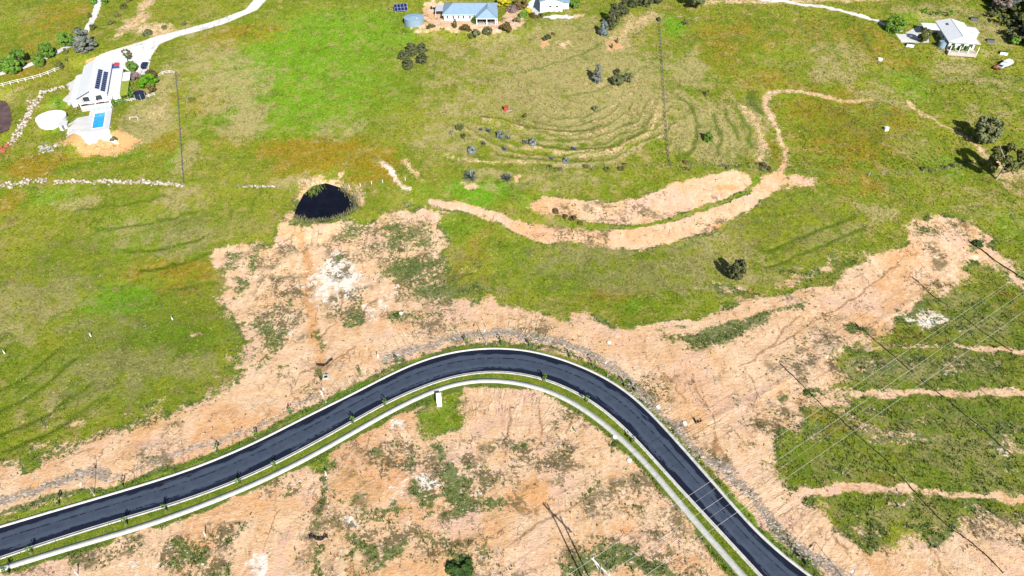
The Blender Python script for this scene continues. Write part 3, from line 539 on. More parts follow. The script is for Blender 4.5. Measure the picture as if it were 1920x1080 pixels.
    rn=t.noise(1.,4,.55,rv.outputs[0],dist=.35); rdist=t.math('MULTIPLY',t.math('MULTIPLY',t.ramp(rc[1],.20,.07),t.ramp(rc[1],.012,.03)),t.math('MULTIPLY',rc[2],t.ramp(t.noise(.06,3,.6,p),.38,.60)))
    rl=t.math('MULTIPLY',t.math('MULTIPLY',t.ramp(t.math('ABSOLUTE',t.math('SUBTRACT',rn,.5)),.022,.0),t.ramp(nh,.40,.56)),rdist)
    d=t.mix(t.math('MULTIPLY',t.math('MULTIPLY',t.ramp(rn,.45,.62),rdist),.35),d,(.69,.535,.365))
    d=t.mix(t.math('MULTIPLY',rl,.6),d,(.27,.15,.07))
    rill=t.math('MAXIMUM',rill,rl)
    rut=brk(fur,nf,.9,.3,.8); d=t.mix(t.math('MULTIPLY',rut,.8),d,(.24,.125,.055))
    # leaves of weeds scattered over the earth
    spk=t.math('MULTIPLY',t.ramp(t.math('ADD',t.noise(1.3,5,.75,p),t.math('MULTIPLY',t.math('SUBTRACT',nm,.5),.9)),.47,.56),brk(sparse,nm,.9,.12,.7))
    wd=brk(weed,t.noise(.85,7,.78,p,dist=.4),3.8,.42,.72)
    wcol=t.mix(t.ramp(nf,.35,.65),(.042,.075,.016),(.125,.15,.045))
    d=t.mix(t.math('MULTIPLY',spk,.88),d,t.mix(nf,(.05,.058,.02),(.12,.085,.04)))
    d=t.mix(t.math('MULTIPLY',wd,.92),d,wcol)
    d=t.mix(t.math('MULTIPLY',brk(rub,t.noise(1.2,6,.75,p),4.,.35,.8),.8),d,t.mix(t.noise(2.6,4,.7,p),(.07,.055,.045),(.34,.29,.24)))
    en=t.math('ADD',t.math('MULTIPLY',t.noise(.6,7,.75,p,dist=.3),.6),t.math('MULTIPLY',t.noise(2.3,4,.7,p),.4)); col_=t.mix(brk(dirt,en,4.6,.24,.78),g,d)
    col_=t.mix(brk(drive,nf,.25,.42,.6),col_,t.mix(n2,(.43,.42,.40),(.55,.535,.515)))
    h=t.math('ADD',t.math('MULTIPLY',ng,.5),t.math('ADD',t.math('MULTIPLY',nf,1.2),t.math('MULTIPLY',rill,-1.)))
    t.bump(h,.9,.24)
    return t.done(col_,.95,.08)
M['ground']=ground_mat()
gz=zg(gx,gy)
nx,ny=len(xs),len(ys); ii=np.arange(nx*ny).reshape(ny,nx)
FQ=np.stack([ii[:-1,:-1],ii[:-1,1:],ii[1:,1:],ii[1:,:-1]],-1).reshape(-1,4)
gme=np_mesh('ground',np.stack([gx,gy,gz],1),FQ,M['ground'],True)
for k,n in enumerate(('m1','m2','m3')): col_attr(gme,n,MK[4*k:4*k+4].T)
col_attr(gme,'m4',RD)
go=bpy.data.objects.new('ground',gme); col.objects.link(go); tag(go,kind='structure',label='sloping paddocks of green and dry grass with scraped orange earth')
def mask(ch,x,y):
    i=np.clip(np.searchsorted(xs,x),1,nx-1); j=np.clip(np.searchsorted(ys,y),1,ny-1); return MK[CH[ch]][j*nx+i]
# ---------------------------------------------------------------- road, kerbs, footpath, verge
def offs(Q,d):
    t=np.gradient(Q,axis=0); t/=np.linalg.norm(t,axis=1)[:,None]; return Q+np.stack([-t[:,1],t[:,0]],1)*d
def ribbon(name,A,B,z,mat,crown=0.,nu=1,label=None,thick=None):
    n=max(len(A),len(B)); A=rs(A,n); B=rs(B,n); us=np.linspace(0,1,nu+1)
    V=[];UV=[]
    s=np.r_[0,np.cumsum(np.linalg.norm(np.diff((A+B)/2,axis=0),axis=1))]
    for u in us:
        p=A*(1-u)+B*u; V.append(np.c_[p,np.full(n,z+crown*(1-(2*u-1)**2))]); UV.append(np.c_[np.full(n,u),s])
    V=np.vstack(V);UV=np.vstack(UV); i=np.arange(n-1); Fq=[np.stack([k*n+i,k*n+i+1,(k+1)*n+i+1,(k+1)*n+i],1) for k in range(nu)]
    if thick:
        m=len(V); V=np.vstack([V,V-[0,0,thick]]); UV=np.vstack([UV,UV])
        for k in (0,nu): Fq.append(np.stack([k*n+i,k*n+i+1,m+k*n+i+1,m+k*n+i],1))
    me=np_mesh(name,V,np.vstack(Fq),mat); bm=bmesh.new(); bm.from_mesh(me); bmesh.ops.recalc_face_normals(bm,faces=bm.faces)
    if sum(f.normal.z*f.calc_area() for f in bm.faces)<0: bmesh.ops.reverse_faces(bm,faces=bm.faces)
    bm.to_mesh(me); bm.free()
    a=me.attributes.new('across','FLOAT_COLOR','POINT'); a.data.foreach_set('color',np.c_[UV[:,0],UV[:,1]/100,np.zeros(len(UV)),np.ones(len(UV))].astype(np.float32).ravel())
    o=bpy.data.objects.new(name,me); col.objects.link(o); tag(o,kind='structure',label=label); return o
def rs(Q,n):
    s=np.r_[0,np.cumsum(np.linalg.norm(np.diff(Q,axis=0),axis=1))]; t=np.linspace(0,s[-1],n)
    return np.stack([np.interp(t,s,Q[:,k]) for k in range(2)],1)
def road_mat():
    t=NT('new_asphalt'); p=t.pos(); c=t.sep(t.attr('across').outputs['Color']); u=c[0]; s=t.math('MULTIPLY',c[1],100.)
    cv=t.n('ShaderNodeCombineXYZ'); t.lk(t.math('MULTIPLY',u,8.),cv.inputs[0]); t.lk(t.math('MULTIPLY',s,.16),cv.inputs[1]); cv=cv.outputs[0]
    n=t.noise(.55,5,.65,cv); n2=t.noise(1.6,4,.6,cv); nf=t.noise(14,3,.7,p); nm=t.noise(.5,4,.6,p)
    edge=t.math('ABSOLUTE',t.math('SUBTRACT',t.math('MULTIPLY',u,2.),1.))
    e=t.ramp(t.math('ADD',edge,t.math('MULTIPLY',t.math('SUBTRACT',n,.5),1.4)),.56,.62)
    def streak(u0,w,th):
        d=t.math('ABSOLUTE',t.math('SUBTRACT',u,u0)); return t.math('MULTIPLY',t.ramp(t.math('ADD',d,t.math('MULTIPLY',t.math('SUBTRACT',n2,.5),.05)),w,w*.5),t.ramp(t.noise(.9,4,.7,p),th,th+.03))
    k=t.math('MAXIMUM',e,t.math('MAXIMUM',streak(.40,.022,.47),t.math('MAXIMUM',streak(.78,.03,.5),streak(.60,.012,.6))))
    lane=t.ramp(t.math('ABSOLUTE',t.math('SUBTRACT',t.math('ABSOLUTE',t.math('SUBTRACT',u,.5)),.2)),.10,.02)
    base=t.mix(t.ramp(nm,.3,.7),(.027,.037,.060),(.040,.052,.080)); base=t.mix(t.math('MULTIPLY',lane,.35),base,(.058,.073,.103))
    base=t.mix(t.math('MULTIPLY',t.ramp(nf,.4,.75),.3),base,(.055,.07,.10))
    t.bump(nf,.3,.01)
    return t.done(t.mix(t.math('MULTIPLY',k,.92),base,(.004,.006,.016)),t.mix(k,(.75,)*3,(.5,)*3),.3)
M['road']=road_mat()
ribbon('road',W_FAR,W_NEAR,.02,M['road'],.06,4,'curving dark asphalt road with wet black edges')
kf=ribbon('kerb',offs(W_FAR,.38),offs(W_FAR,-.28),.15,M['kerb'],0,1,'pale concrete kerb on the outer edge of the road',.16)
kn=ribbon('kerb',offs(W_NEAR,.16),offs(W_NEAR,-.32),.15,M['kerb'],0,1,'pale concrete kerb on the footpath side of the road',.16)
ch=ribbon('gutter',offs(W_NEAR,.48),offs(W_NEAR,.165),.045,M['kerb'],0,1,'thin concrete gutter along the footpath side of the road')
def verge_mat():
    t=NT('mown_verge'); p=t.pos(); n=t.noise(.4,5,.65,p); f=t.noise(2.4,4,.7,p)
    c=t.mix(t.ramp(n,.35,.65),(.075,.125,.010),(.165,.185,.018)); c=t.mix(t.math('MULTIPLY',t.ramp(f,.45,.3),.6),c,(.035,.055,.008)); t.bump(f,.6,.1)
    return t.done(c,.95,.1)
M['verge']=verge_mat()
PT=1.32/2
ribbon('footpath',offs(W_PATH,PT),offs(W_PATH,-PT),.17,M['concrete'],0,1,'pale concrete footpath following the bend of the road',.17)
ribbon('verge',offs(W_NEAR,-.325),offs(W_PATH,PT+.004),.135,M['verge'],.02,3,'mown green verge between the kerb and the footpath')
# dam and pond water, both level
def water(name,P,z,c,label,rough=.12):
    t=NT(name+'_water'); p=t.pos(); t.bump(t.noise(1.2,3,.6,p),.12,.05)
    m=t.done(t.mix(t.ramp(t.noise(.3,4,.6,p),.35,.7),c,tuple(x*1.8 for x in c)),rough,.2)
    C=P.mean(0); Q=C+(P-C)*1.05; o=MB().add([(a,b,z) for a,b in Q],[tuple(range(len(Q)))]).build(name,m); tag(o,label,None,None,'structure'); return o
water('dam_water',DAMW,LD-.42,(.003,.003,.006),'dark still water of the farm dam')
water('pond_water',PONDW,LP-.2,(.07,.04,.033),'brown water of the small pond beside the rock wall')
# ---------------------------------------------------------------- houses
def window(parent,c,w,h,axis='y',out=-1,mat='glass',sill=True):
    """frame box proud of the wall with a recessed pane; axis = wall normal"""
    x,y,z=c; t=.07
    if axis=='y':
        f=MB().b2((x-w/2,y-.04,z-h/2),(x-w/2+t,y+.04,z+h/2)).b2((x+w/2-t,y-.04,z-h/2),(x+w/2,y+.04,z+h/2)).b2((x-w/2+t,y-.038,z-h/2),(x+w/2-t,y+.038,z-h/2+t)).b2((x-w/2+t,y-.038,z+h/2-t),(x+w/2-t,y+.038,z+h/2))
        fo=f.build('window',M['white'],parent); MB().b2((x-w/2+t,y-.015,z-h/2+t),(x+w/2-t,y+.015,z+h/2-t)).build('pane',M[mat],fo)
    else:
        f=MB().b2((x-.04,y-w/2,z-h/2),(x+.04,y-w/2+t,z+h/2)).b2((x-.04,y+w/2-t,z-h/2),(x+.04,y+w/2,z+h/2)).b2((x-.038,y-w/2+t,z-h/2),(x+.038,y+w/2-t,z-h/2+t)).b2((x-.038,y-w/2+t,z+h/2-t),(x+.038,y+w/2-t,z+h/2))
        fo=f.build('window',M['white'],parent); MB().b2((x-.015,y-w/2+t,z-h/2+t),(x+.015,y+w/2-t,z+h/2-t)).build('pane',M[mat],fo)
    return fo
# --- white farmhouse with the pool
H1=empty('farmhouse',(-150.45,240.55,L1),math.radians(19),'large white farmhouse with two rows of solar panels on its gable roof','house')
ww=MB().prism([(-4.4,-13),(4.4,-13),(4.4,13),(-4.4,13)],-1.2,3.1)
ww.add([(-4.4,-12.99,3.1),(4.4,-12.99,3.1),(0,-12.99,4.9),(-4.4,12.99,3.1),(4.4,12.99,3.1),(0,12.99,4.9)],[(0,1,2),(3,5,4)])
ww.build('wall',M['wall'],H1)
rf=MB().slab([(-4.9,-13.6,3.0),(0,-13.6,5.2),(0,13.6,5.2),(-4.9,13.6,3.0)],.14).slab([(0,-13.6,5.2),(4.9,-13.6,3.0),(4.9,13.6,3.0),(0,13.6,5.2)],.14).build('roof',M['roof_white'],H1)
MB().box((0,0,5.24),(.34,27.3,.07)).build('ridge_cap',M['white'],rf)
MB().tube((4.98,-13.5,3.0),(4.98,13.5,3.0),.09).build('gutter',M['trim'],rf)
MB().slab([(-4.95,-13.72,2.93),(0,-13.72,5.13),(0,-13.62,5.13),(-4.95,-13.62,2.93)],.3).build('barge_board',M['trim'],rf)
MB().slab([(0,-13.72,5.13),(4.95,-13.72,2.93),(4.95,-13.62,2.93),(0,-13.62,5.13)],.3).build('barge_board',M['white'],rf)
for j,(x0,y0) in enumerate(((1.35,-11.2),(3.0,-12.1))):
    for k in range(10):
        sl_=-2.2/4.9; xa,xb=x0,x0+1.25; za,zb=5.2+sl_*xa+.09,5.2+sl_*xb+.09; y=y0+k*1.62
        s_=MB().slab([(xa,y,za),(xb,y,zb),(xb,y+1.5,zb),(xa,y+1.5,za)],.05).build('solar_panel',M['solar'],H1)
        MB().slab([(xa-.01,y-.04,za+.012),(xb+.01,y-.04,zb+.012),(xb+.01,y+.03,zb+.012),(xa-.01,y+.03,za+.012)],.02).build('frame_rail',M['steel'],s_)
MB().prism([(-7.0,-13.3),(-4.41,-13.3),(-4.41,6.8),(-7.0,6.8)],-1.2,2.35).build('side_wall',M['wall'],H1)
MB().slab([(-7.3,-13.6,2.3),(-4.92,-13.6,2.85),(-4.92,7.1,2.85),(-7.3,7.1,2.3)],.12).build('lean_to_roof',M['roof_white'],H1)
MB().prism([(4.42,-12.2),(8.5,-12.2),(8.5,8),(4.42,8)],-1.2,2.4).build('wing_wall',M['wall'],H1)
MB().slab([(5.15,-12.5,2.72),(8.8,-12.5,2.5),(8.8,8.3,2.5),(5.15,8.3,2.72)],.14).build('wing_roof',M['roof_white'],H1)
MB().slab([(5.0,8.5,2.62),(6.9,8.5,2.5),(6.9,11,2.5),(5.0,11,2.62)],.1).build('skylight_roof',M['blue'],H1)
MB().b2((4.42,8.5,-1),(6.7,10.8,2.35)).build('porch_wall',M['wall'],H1)
MB().slab([(8.95,-3.0,2.3),(11.4,-3.0,2.2),(11.4,4.5,2.2),(8.95,4.5,2.3)],.1).build('awning',M['white'],H1)
for q in ((11.2,-2.8),(11.2,4.3)): MB().b2((q[0]-.05,q[1]-.05,-.5),(q[0]+.05,q[1]+.05,2.1)).build('awning_post',M['white'],H1)
dk=MB().b2((-3.6,-18.2,-.3),(6.1,-13.05,.95)).build('deck',M['paver'],H1)
for x in (-3.4,1.2,5.9):
    MB().b2((x-.1,-18.0,.952),(x+.1,-17.8,2.6)).build('verandah_post',M['white'],H1)
MB().b2((-3.6,-18.1,2.6),(6.1,-17.8,2.85)).build('verandah_beam',M['white'],H1)
for x in (-3.45,1.2,5.95): MB().b2((x-.12,-17.79,2.6),(x+.12,-13.75,2.82)).build('rafter',M['white'],H1)
MB().b2((-3.6,-18.25,.98),(6.1,-18.21,1.9)).build('balustrade',M['steel'],H1)
for x,w in ((-2.2,2.2),(1.8,2.4)): window(H1,(x,-13.02,1.95),w,1.9)
for y in (-9,-4,1): window(H1,(-7.02,y,1.2),1.4,1.1,'x')
for y in (-10,-5,0,5): window(H1,(8.52,y,1.3),1.2,1.1,'x')
for (x,y) in ((-2.4,-16.2),(2.6,-15.8)):
    tb=MB().b2((x-.8,y-.45,1.66),(x+.8,y+.45,1.72))
    t_=tb.build('deck_table',M['timber'],H1)
    for a in (-.7,.7):
        for b in (-.35,.35): MB().b2((x+a-.03,y+b-.03,.952),(x+a+.03,y+b+.03,1.66)).build('leg',M['timber'],t_)
# pergola beside it
PG=empty('garden_pergola',H1.matrix_basis@Vector((10.1,-9.2,0)),math.radians(19),'slatted yellow-green pergola grown over beside the white farmhouse','pergola')
M['vine']=simple('vine_covered_slat',(.20,.24,.03),.8,.4,3)
for k in range(19): MB().b2((-1.3,-5.8+k*.64,2.3),(1.3,-5.5+k*.64,2.42)).build('slat',M['vine'],PG)
for x in (-1.2,0,1.2): MB().b2((x-.06,-6,2.12),(x+.06,6.1,2.28)).build('beam',M['vine'],PG)
for x in (-1.2,1.2):
    for y in (-5.8,0,5.9): MB().b2((x-.06,y-.06,-.3),(x+.06,y+.06,2.12)).build('post',M['timber'],PG)
# pool
PL=empty('swimming_pool',H1.matrix_basis@Vector((2.5,-27,0)),math.radians(19),'blue rectangular swimming pool set in white paving','pool')
e=MB()
for lo,hi in (((-3.6,-7.6),(3.6,-5.6)),((-3.6,5.6),(3.6,7.4)),((-3.6,-5.6),(-1.9,5.6)),((1.75,-5.6),(3.6,5.6))): e.b2((*lo,-1.),(*hi,.32))
e.build('paving',M['pool_deck'],PL)
MB().b2((-1.9,-5.6,-1.2),(1.75,5.6,.17)).build('water',M['water_blue'],PL)
cp=MB()
for lo,hi in (((-2.05,-5.75),(1.9,-5.45)),((-2.05,5.45),(1.9,5.75)),((-2.05,-5.45),(-1.75,5.45)),((1.6,-5.45),(1.9,5.45))): cp.b2((*lo,.3),(*hi,.36))
cp.build('coping',M['white'],PL)
M['fence_glass']=simple('pool_fence_glass',(.30,.42,.37),.1,.1,1,.5)
for k in range(5): MB().b2((-3.3+k*1.35,7.45,-.2),(-2.05+k*1.35,7.47,1.45)).build('fence_panel',M['fence_glass'],PL)
# tanks
def tank(name,c,r,h,mat,label,roof,rib=True):
    o=empty(name,c,0,label,'water tank'); n=40
    MB().cyl((0,0,-.8),r,h+.8,n).build('tank_wall',M[mat],o,False)
    v=[(0,0,h+.45)]+[((r+.08)*math.cos(a),(r+.08)*math.sin(a),h+.02) for a in np.linspace(0,2*math.pi,n,endpoint=False)]
    v+=[((r+.08)*math.cos(a),(r+.08)*math.sin(a),h-.08) for a in np.linspace(0,2*math.pi,n,endpoint=False)]
    MB().add(v,[(0,1+i,1+(i+1)%n) for i in range(n)]+[(1+i,1+n+i,1+n+(i+1)%n,1+(i+1)%n) for i in range(n)]).build('tank_lid',M[roof],o)
    for a in np.linspace(0,2*math.pi,16,endpoint=False): MB().box(((r+.02)*math.cos(a),(r+.02)*math.sin(a),h/2-.2),(.06,.06,h-.2),a).build('wall_rib',M[mat],o)
    MB().box((r*.35,-r*.4,h+.33),(.7,.7,.14)).build('hatch',M['steel'],o); return o
q=on(95,228); tank('water_tank',(*Z(95,219,LT+1.6)[:2],LT),4.7,1.6,'wall','round white water tank with a pale lid on the bright lawn','white')
q=Z(776,33,L2+2.2); tank('water_tank',(q[0],q[1],float(zg(q[0],q[1]))),3.9,2.3,'tank','round blue-grey steel water tank beside the blue-roofed house','roof_blue')
q=on(122,240); sh=empty('pump_shed',q,math.radians(10),'small grey pump shed beside the white water tank','shed')
MB().b2((-1.2,-1,-.4),(1.2,1,1.6)).build('wall',M['wall'],sh); MB().slab([(-1.4,-1.2,1.7),(1.4,-1.2,1.7),(1.4,1.2,2.0),(-1.4,1.2,2.0)],.08).build('roof',M['steel'],sh); MB().b2((-.4,-1.03,-.1),(.4,-1.002,1.5)).build('door',M['trim'],sh)
# --- blue roofed house
H2=empty('blue_roofed_house',(-17,290.5,L2),0,'long white house with blue-grey hipped roof and a front patio','house')
MB().prism([(-10.4,-5.9),(10.4,-5.9),(10.4,6.2),(-10.4,6.2)],-1.4,2.62).build('wall',M['wall'],H2)
e0,r0=2.62,4.9
def hip(mb,x0,x1,y0,y1,ez,rz,a0,a1,t=.12):
    ym=(y0+y1)/2; A=(x0,y0,ez);B=(x1,y0,ez);C=(x1,y1,ez);D=(x0,y1,ez);P=(a0,ym,rz);Q=(a1,ym,rz)
    mb.slab([A,B,Q,P],t).slab([C,D,P,Q],t).slab([D,A,P],t).slab([B,C,Q],t)
h=MB(); hip(h,-11,11,-6.5,6.8,e0,r0,-7,7.5); rf=h.build('roof',M['roof_blue'],H2)
MB().tube((-7,.15,r0+.02),(7.5,.15,r0+.02),.1).build('ridge_cap',M['trim'],rf)
for a,b in (((-11,-6.5,e0),(-7,.15,r0)),((-11,6.8,e0),(-7,.15,r0))): MB().tube(a,b,.08).build('hip_cap',M['trim'],rf)
# front wing: pyramid-hipped verandah roof
w=MB(); X0,X1=2.6,11.3
w.slab([(X0,-10.5,e0),(X1,-10.5,e0),(7,-5.9,r0+.03)],.12).slab([(X1,-10.5,e0),(X1,-1,e0),(7,-.6,r0+.03),(7,-5.9,r0+.03)],.12).slab([(X0,-6.3,e0),(X0,-10.5,e0),(7,-5.9,r0+.03),(7,-.2,r0+.03)],.12)
wr=w.build('patio_roof',M['roof_blue'],H2)
for a,b in (((X0,-10.5,e0+.03),(7,-5.9,r0+.06)),((X1,-10.5,e0+.03),(7,-5.9,r0+.06)),((7,-5.9,r0+.06),(7,-.4,r0+.06))): MB().tube(a,b,.08).build('hip_cap',M['trim'],wr)
MB().tube((X0,-10.56,e0-.1),(X1,-10.56,e0-.1),.08).build('gutter',M['white'],wr)
MB().b2((2.9,-10.4,-1.2),(11.1,-5.95,.12)).build('patio_floor',M['paver'],H2)
for x in (3.0,7.0,10.4,11.1): MB().b2((x-.12,-10.4,.122),(x+.12,-10.16,2.48)).build('patio_post',M['white'],H2)
MB().b2((3.2,-6.0,.15),(10.9,-5.92,2.4)).build('patio_door',M['glass'],H2)
for x in (-9.0,-6.6,-4.4,-2.5,.1): window(H2,(x,-5.93,1.45),.75,1.35)
MB().b2((-10.42,-5.97,-.3),(2.6,-5.905,.05)).build('skirting',M['trim'],H2)
MB().tube((-11.05,-6.57,e0-.1),(2.6,-6.57,e0-.1),.08).build('gutter',M['white'],rf)
for (x,y) in ((4.6,-8.3),(8.9,-8.3)):
    t_=MB().b2((x-.9,y-.5,.82),(x+.9,y+.5,.88)).build('patio_table',M['timber'],H2)
    for a in (-.7,.7): MB().b2((x+a-.05,y-.4,.122),(x+a+.05,y+.4,.82)).build('leg',M['timber'],t_)
MB().slab([(-14.2,-2,2.4),(-11.1,-2,2.55),(-11.1,5,2.55),(-14.2,5,2.4)],.1).build('carport_roof',M['steel'],H2)
for q in ((-14,-1.8),(-14,4.8)): MB().b2((q[0]-.06,q[1]-.06,-.8),(q[0]+.06,q[1]+.06,2.3)).build('carport_post',M['white'],H2)
# shed right of it
q=Z(1034,25,L2); S2=empty('metal_shed',(q[0],q[1]+4.5,float(zg(q[0],q[1]))+.1),math.radians(-2),'white metal gable shed with two small front windows','shed')
m=MB().prism([(-4.6,-4.5),(4.6,-4.5),(4.6,5),(-4.6,5)],-1.5,3.9); m.add([(-4.6,-4.49,3.9),(4.6,-4.49,3.9),(0,-4.49,5.3),(-4.6,4.99,3.9),(4.6,4.99,3.9),(0,4.99,5.3)],[(0,1,2),(3,5,4)]); m.build('wall',M['wall'],S2)
MB().slab([(-5,-4.8,3.85),(0,-4.8,5.4),(0,5.3,5.4),(-5,5.3,3.85)],.1).slab([(0,-4.8,5.4),(5,-4.8,3.85),(5,5.3,3.85),(0,5.3,5.4)],.1).build('roof',M['roof_blue'],S2)
for x in (-.4,2.3): window(S2,(x,-4.53,2.0),1.1,.8)
MB().prism([(4.62,-2.5),(7.2,-2.5),(7.2,5),(4.62,5)],-1.5,2.7).build('side_wall',M['wall'],S2); MB().slab([(5.02,-2.8,3.3),(7.6,-2.8,2.8),(7.6,5.2,2.8),(5.02,5.2,3.3)],.1).build('side_roof',M['roof_blue'],S2)
MB().b2((5.0,-2.54,.2),(6.8,-2.503,2.3)).build('roller_door',M['steel'],S2)
# dark outbuilding at the top
q=Z(820,-4,L2+1); OB=empty('dark_outbuilding',(q[0],q[1]+3,float(zg(q[0],q[1]+3))),0,'long dark low shed behind the blue-roofed house','shed')
MB().b2((-4.5,-2.5,-1),(4.5,2.5,2.1)).build('wall',M['trim'],OB); MB().slab([(-4.8,-2.8,2.15),(4.8,-2.8,2.15),(4.8,2.8,2.6),(-4.8,2.8,2.6)],.1).build('roof',M['trim'],OB)
for k in range(7): MB().b2((-4.2+k*1.3,-2.56,.1),(-3.2+k*1.3,-2.503,2.0)).build('panel',M['dark'],OB)
# ground mounted solar array
q=on(752,20); SA=empty('solar_array',q,math.radians(14),'tilted ground-mounted array of dark blue solar panels on the lawn','solar array')
for i in range(4):
    for j in range(2):
        x=-2.7+i*1.36; y=-1.5+j*1.6
        MB().slab([(x,y,.6+(y+1.5)*.5),(x+1.28,y,.6+(y+1.5)*.5),(x+1.28,y+1.5,.6+(y+3)*.5),(x,y+1.5,.6+(y+3)*.5)],.05).build('solar_panel',M['solar'],SA)
MB().slab([(-2.75,-1.55,.54),(2.75,-1.55,.54),(2.75,1.65,2.14),(-2.75,1.65,2.14)],.04).build('frame',M['steel'],SA)
for x in (-2.4,2.4):
    for y,h_ in ((-1.2,.62),(1.3,1.85)): MB().b2((x-.05,y-.05,-.6),(x+.05,y+.05,h_)).build('leg',M['steel'],SA)
# bins
for k in range(4):
    q=Z(809+k*4.5,17,L2); b=empty('wheelie_bin',(q[0],q[1],float(zg(q[0],q[1]))),0,('dark','pale')[k%2]+'-lidded wheelie bin in the row beside the blue-roofed house','bin','bins beside the blue-roofed house')
    MB().tube((0,0,-.05),(0,0,1.0),.32,.42,n=4).build('body',M['dark'],b); MB().box((0,0,1.04),(.66,.7,.07)).build('lid',M['silver' if k in (1,3) else 'dark'],b); MB().tube((-.3,.34,.1),(.3,.34,.1),.1).build('wheel',M['dark'],b)
# --- white roofed house on the right
H3=empty('white_roofed_house',(172.2,270.8,L3),math.radians(-10.8),'white-roofed house by the woodland with carport and climbing greenery','house')
MB().prism([(-4.6,-9.8),(4.6,-9.8),(4.6,9.8),(-4.6,9.8)],-1.5,2.9).build('wall',M['wall'],H3)
m=MB(); 
m.slab([(-5.2,-10.4,2.85),(0,-8.2,4.3),(0,10.3,4.3),(-5.2,10.3,2.85)],.12).slab([(5.6,-10.4,2.85),(5.6,10.3,2.85),(0,10.3,4.3),(0,-8.2,4.3)],.12).slab([(-5.2,-10.4,2.85),(5.6,-10.4,2.85),(0,-8.2,4.3)],.12)
rf=m.build('roof',M['roof_white'],H3); MB().tube((0,-8.2,4.33),(0,10.3,4.33),.1).build('ridge_cap',M['white'],rf); MB().box((-2.2,5.2,3.83),(.6,1.9,.16),0,0,math.radians(-15.6)).build('skylight',M['trim'],rf)
MB().slab([(-11,1.4,2.55),(-5.3,1.4,2.65),(-5.3,8.2,2.65),(-11,8.2,2.55)],.12).build('carport_roof',M['roof_white_x'],H3)
for q in ((-10.8,1.6),(-10.8,8),(-5.6,1.6)): MB().b2((q[0]-.08,q[1]-.08,-1),(q[0]+.08,q[1]+.08,2.45)).build('carport_post',M['white'],H3)
MB().b2((5.7,2,-1),(9,7,2.3)).build('annex_wall',M['wall'],H3); MB().slab([(5.65,1.7,2.6),(9.3,1.7,2.4),(9.3,7.3,2.4),(5.65,7.3,2.6)],.1).build('annex_roof',M['roof_white_x'],H3)
MB().b2((5.7,-3,-1),(9.4,1.4,.1)).build('side_deck',M['paver'],H3)
MB().b2((-4.9,-13.2,-1.2),(5.2,-9.85,.1)).build('terrace',M['paver'],H3)
for x in (-4.6,-1.4,1.8,5.0): MB().b2((x-.1,-13.1,.102),(x+.1,-12.9,2.6)).build('verandah_post',M['white'],H3)
for x in (-3,.2,3.2): window(H3,(x,-9.84,1.5),1.5,1.6)
for y in (-6,-2): window(H3,(-4.64,y,1.4),1.3,1.1,'x')
MB().cyl((-6.3,-8.4,-.8),1.35,2.9,20).build('rainwater_tank',M['tank'],H3)
# --- vehicles
def car(name,q,rz,paint,label,cat='car',L=4.5,W=1.8,H=1.5,kind='wagon'):
    o=empty(name,q,rz,label,cat); a=L/2
    if kind=='ute': prof=[(-a,.35),(-a,.95),(-.5,1.0),(-.35,H),(.7,H),(1.2,1.0),(a,.85),(a,.35)]
    elif kind=='van': prof=[(-a,.4),(-a,H-.05),(-a+.15,H),(a-1.5,H),(a-.7,1.1),(a,.95),(a,.4)]
    else: prof=[(-a,.35),(-a,.9),(-a+.25,H-.02),(-a+.7,H),(.55,H),(1.15,.98),(a-.1,.82),(a,.35)]
    n=len(prof); 
    def ins(z): return W/2-(.16 if z>1.2 else 0)
    v=[(x,-ins(z),z) for x,z in prof]+[(x,ins(z),z) for x,z in prof]
    MB().add(v,[tuple(range(n)),tuple(range(2*n-1,n-1,-1))]+[(i,n+i,n+(i+1)%n,(i+1)%n) for i in range(n)]).build('body',M[paint],o)
    x0=.62;x1=1.12
    MB().add([(x0,-W/2+.2,H-.06),(x0,W/2-.2,H-.06),(x1+.03,W/2-.1,1.02),(x1+.03,-W/2+.1,1.02)],[(0,1,2,3)]).build('windscreen',M['glass'],o) if kind!='van' else MB().add([(a-1.44,-W/2+.2,H-.06),(a-1.44,W/2-.2,H-.06),(a-.68,W/2-.1,1.14),(a-.68,-W/2+.1,1.14)],[(0,1,2,3)]).build('windscreen',M['glass'],o)
    if kind=='ute': MB().b2((-a+.1,-W/2+.12,.962),(-.62,W/2-.12,1.02)).build('tray',M['dark'],o)
    for s in (-1,1):
        for x in (-a+.85,a-.85):
            w=MB().tube((x,s*(W/2-.22),.33),(x,s*(W/2+.01),.33),.33,n=14).build('wheel',M['dark'],o); MB().tube((x,s*(W/2+.005),.33),(x,s*(W/2+.02),.33),.19,n=10).build('rim',M['steel'],w)
        MB().b2((a-.02,s*.55-.2,.62),(a+.02,s*.55+.2,.78)).build('headlight',M['white'],o)
        MB().b2((-a+.6 if kind!='ute' else -.3,s*(W/2-.13)-.012,1.08),(.6 if kind!='van' else a-1.6,s*(W/2-.13)+.05,H-.12)).build('side_window',M['glass'],o)
    return o
car('parked_car',on(220,125),math.radians(100),'red','red car parked at the end of the white driveway')
car('parked_car',on(273,125),math.radians(95),'navy','navy blue car parked on the white driveway by the garden trees',H=1.65)
car('parked_car',on(229,141),math.radians(40),'navy','dark car tucked under the awning beside the white farmhouse',L=3.6)
q=Z(1745,61,L3); car('parked_car',(q[0],q[1],float(zg(q[0],q[1]))),math.radians(-5),'silver','white car parked in front of the white-roofed house')
car('parked_van',on(1888,122),math.radians(35),'silver','white van parked on the grass near the woodland edge','van',5.,1.9,2.1,'van')
car('parked_utility',on(1878,126),math.radians(38),'silver','white utility parked behind the red trailer on the grass','utility',L=4.6,kind='ute')
q=on(1869,129); tr=empty('flat_trailer',q,math.radians(40),'rusty red flat trailer parked on the grass with loose timber','trailer')
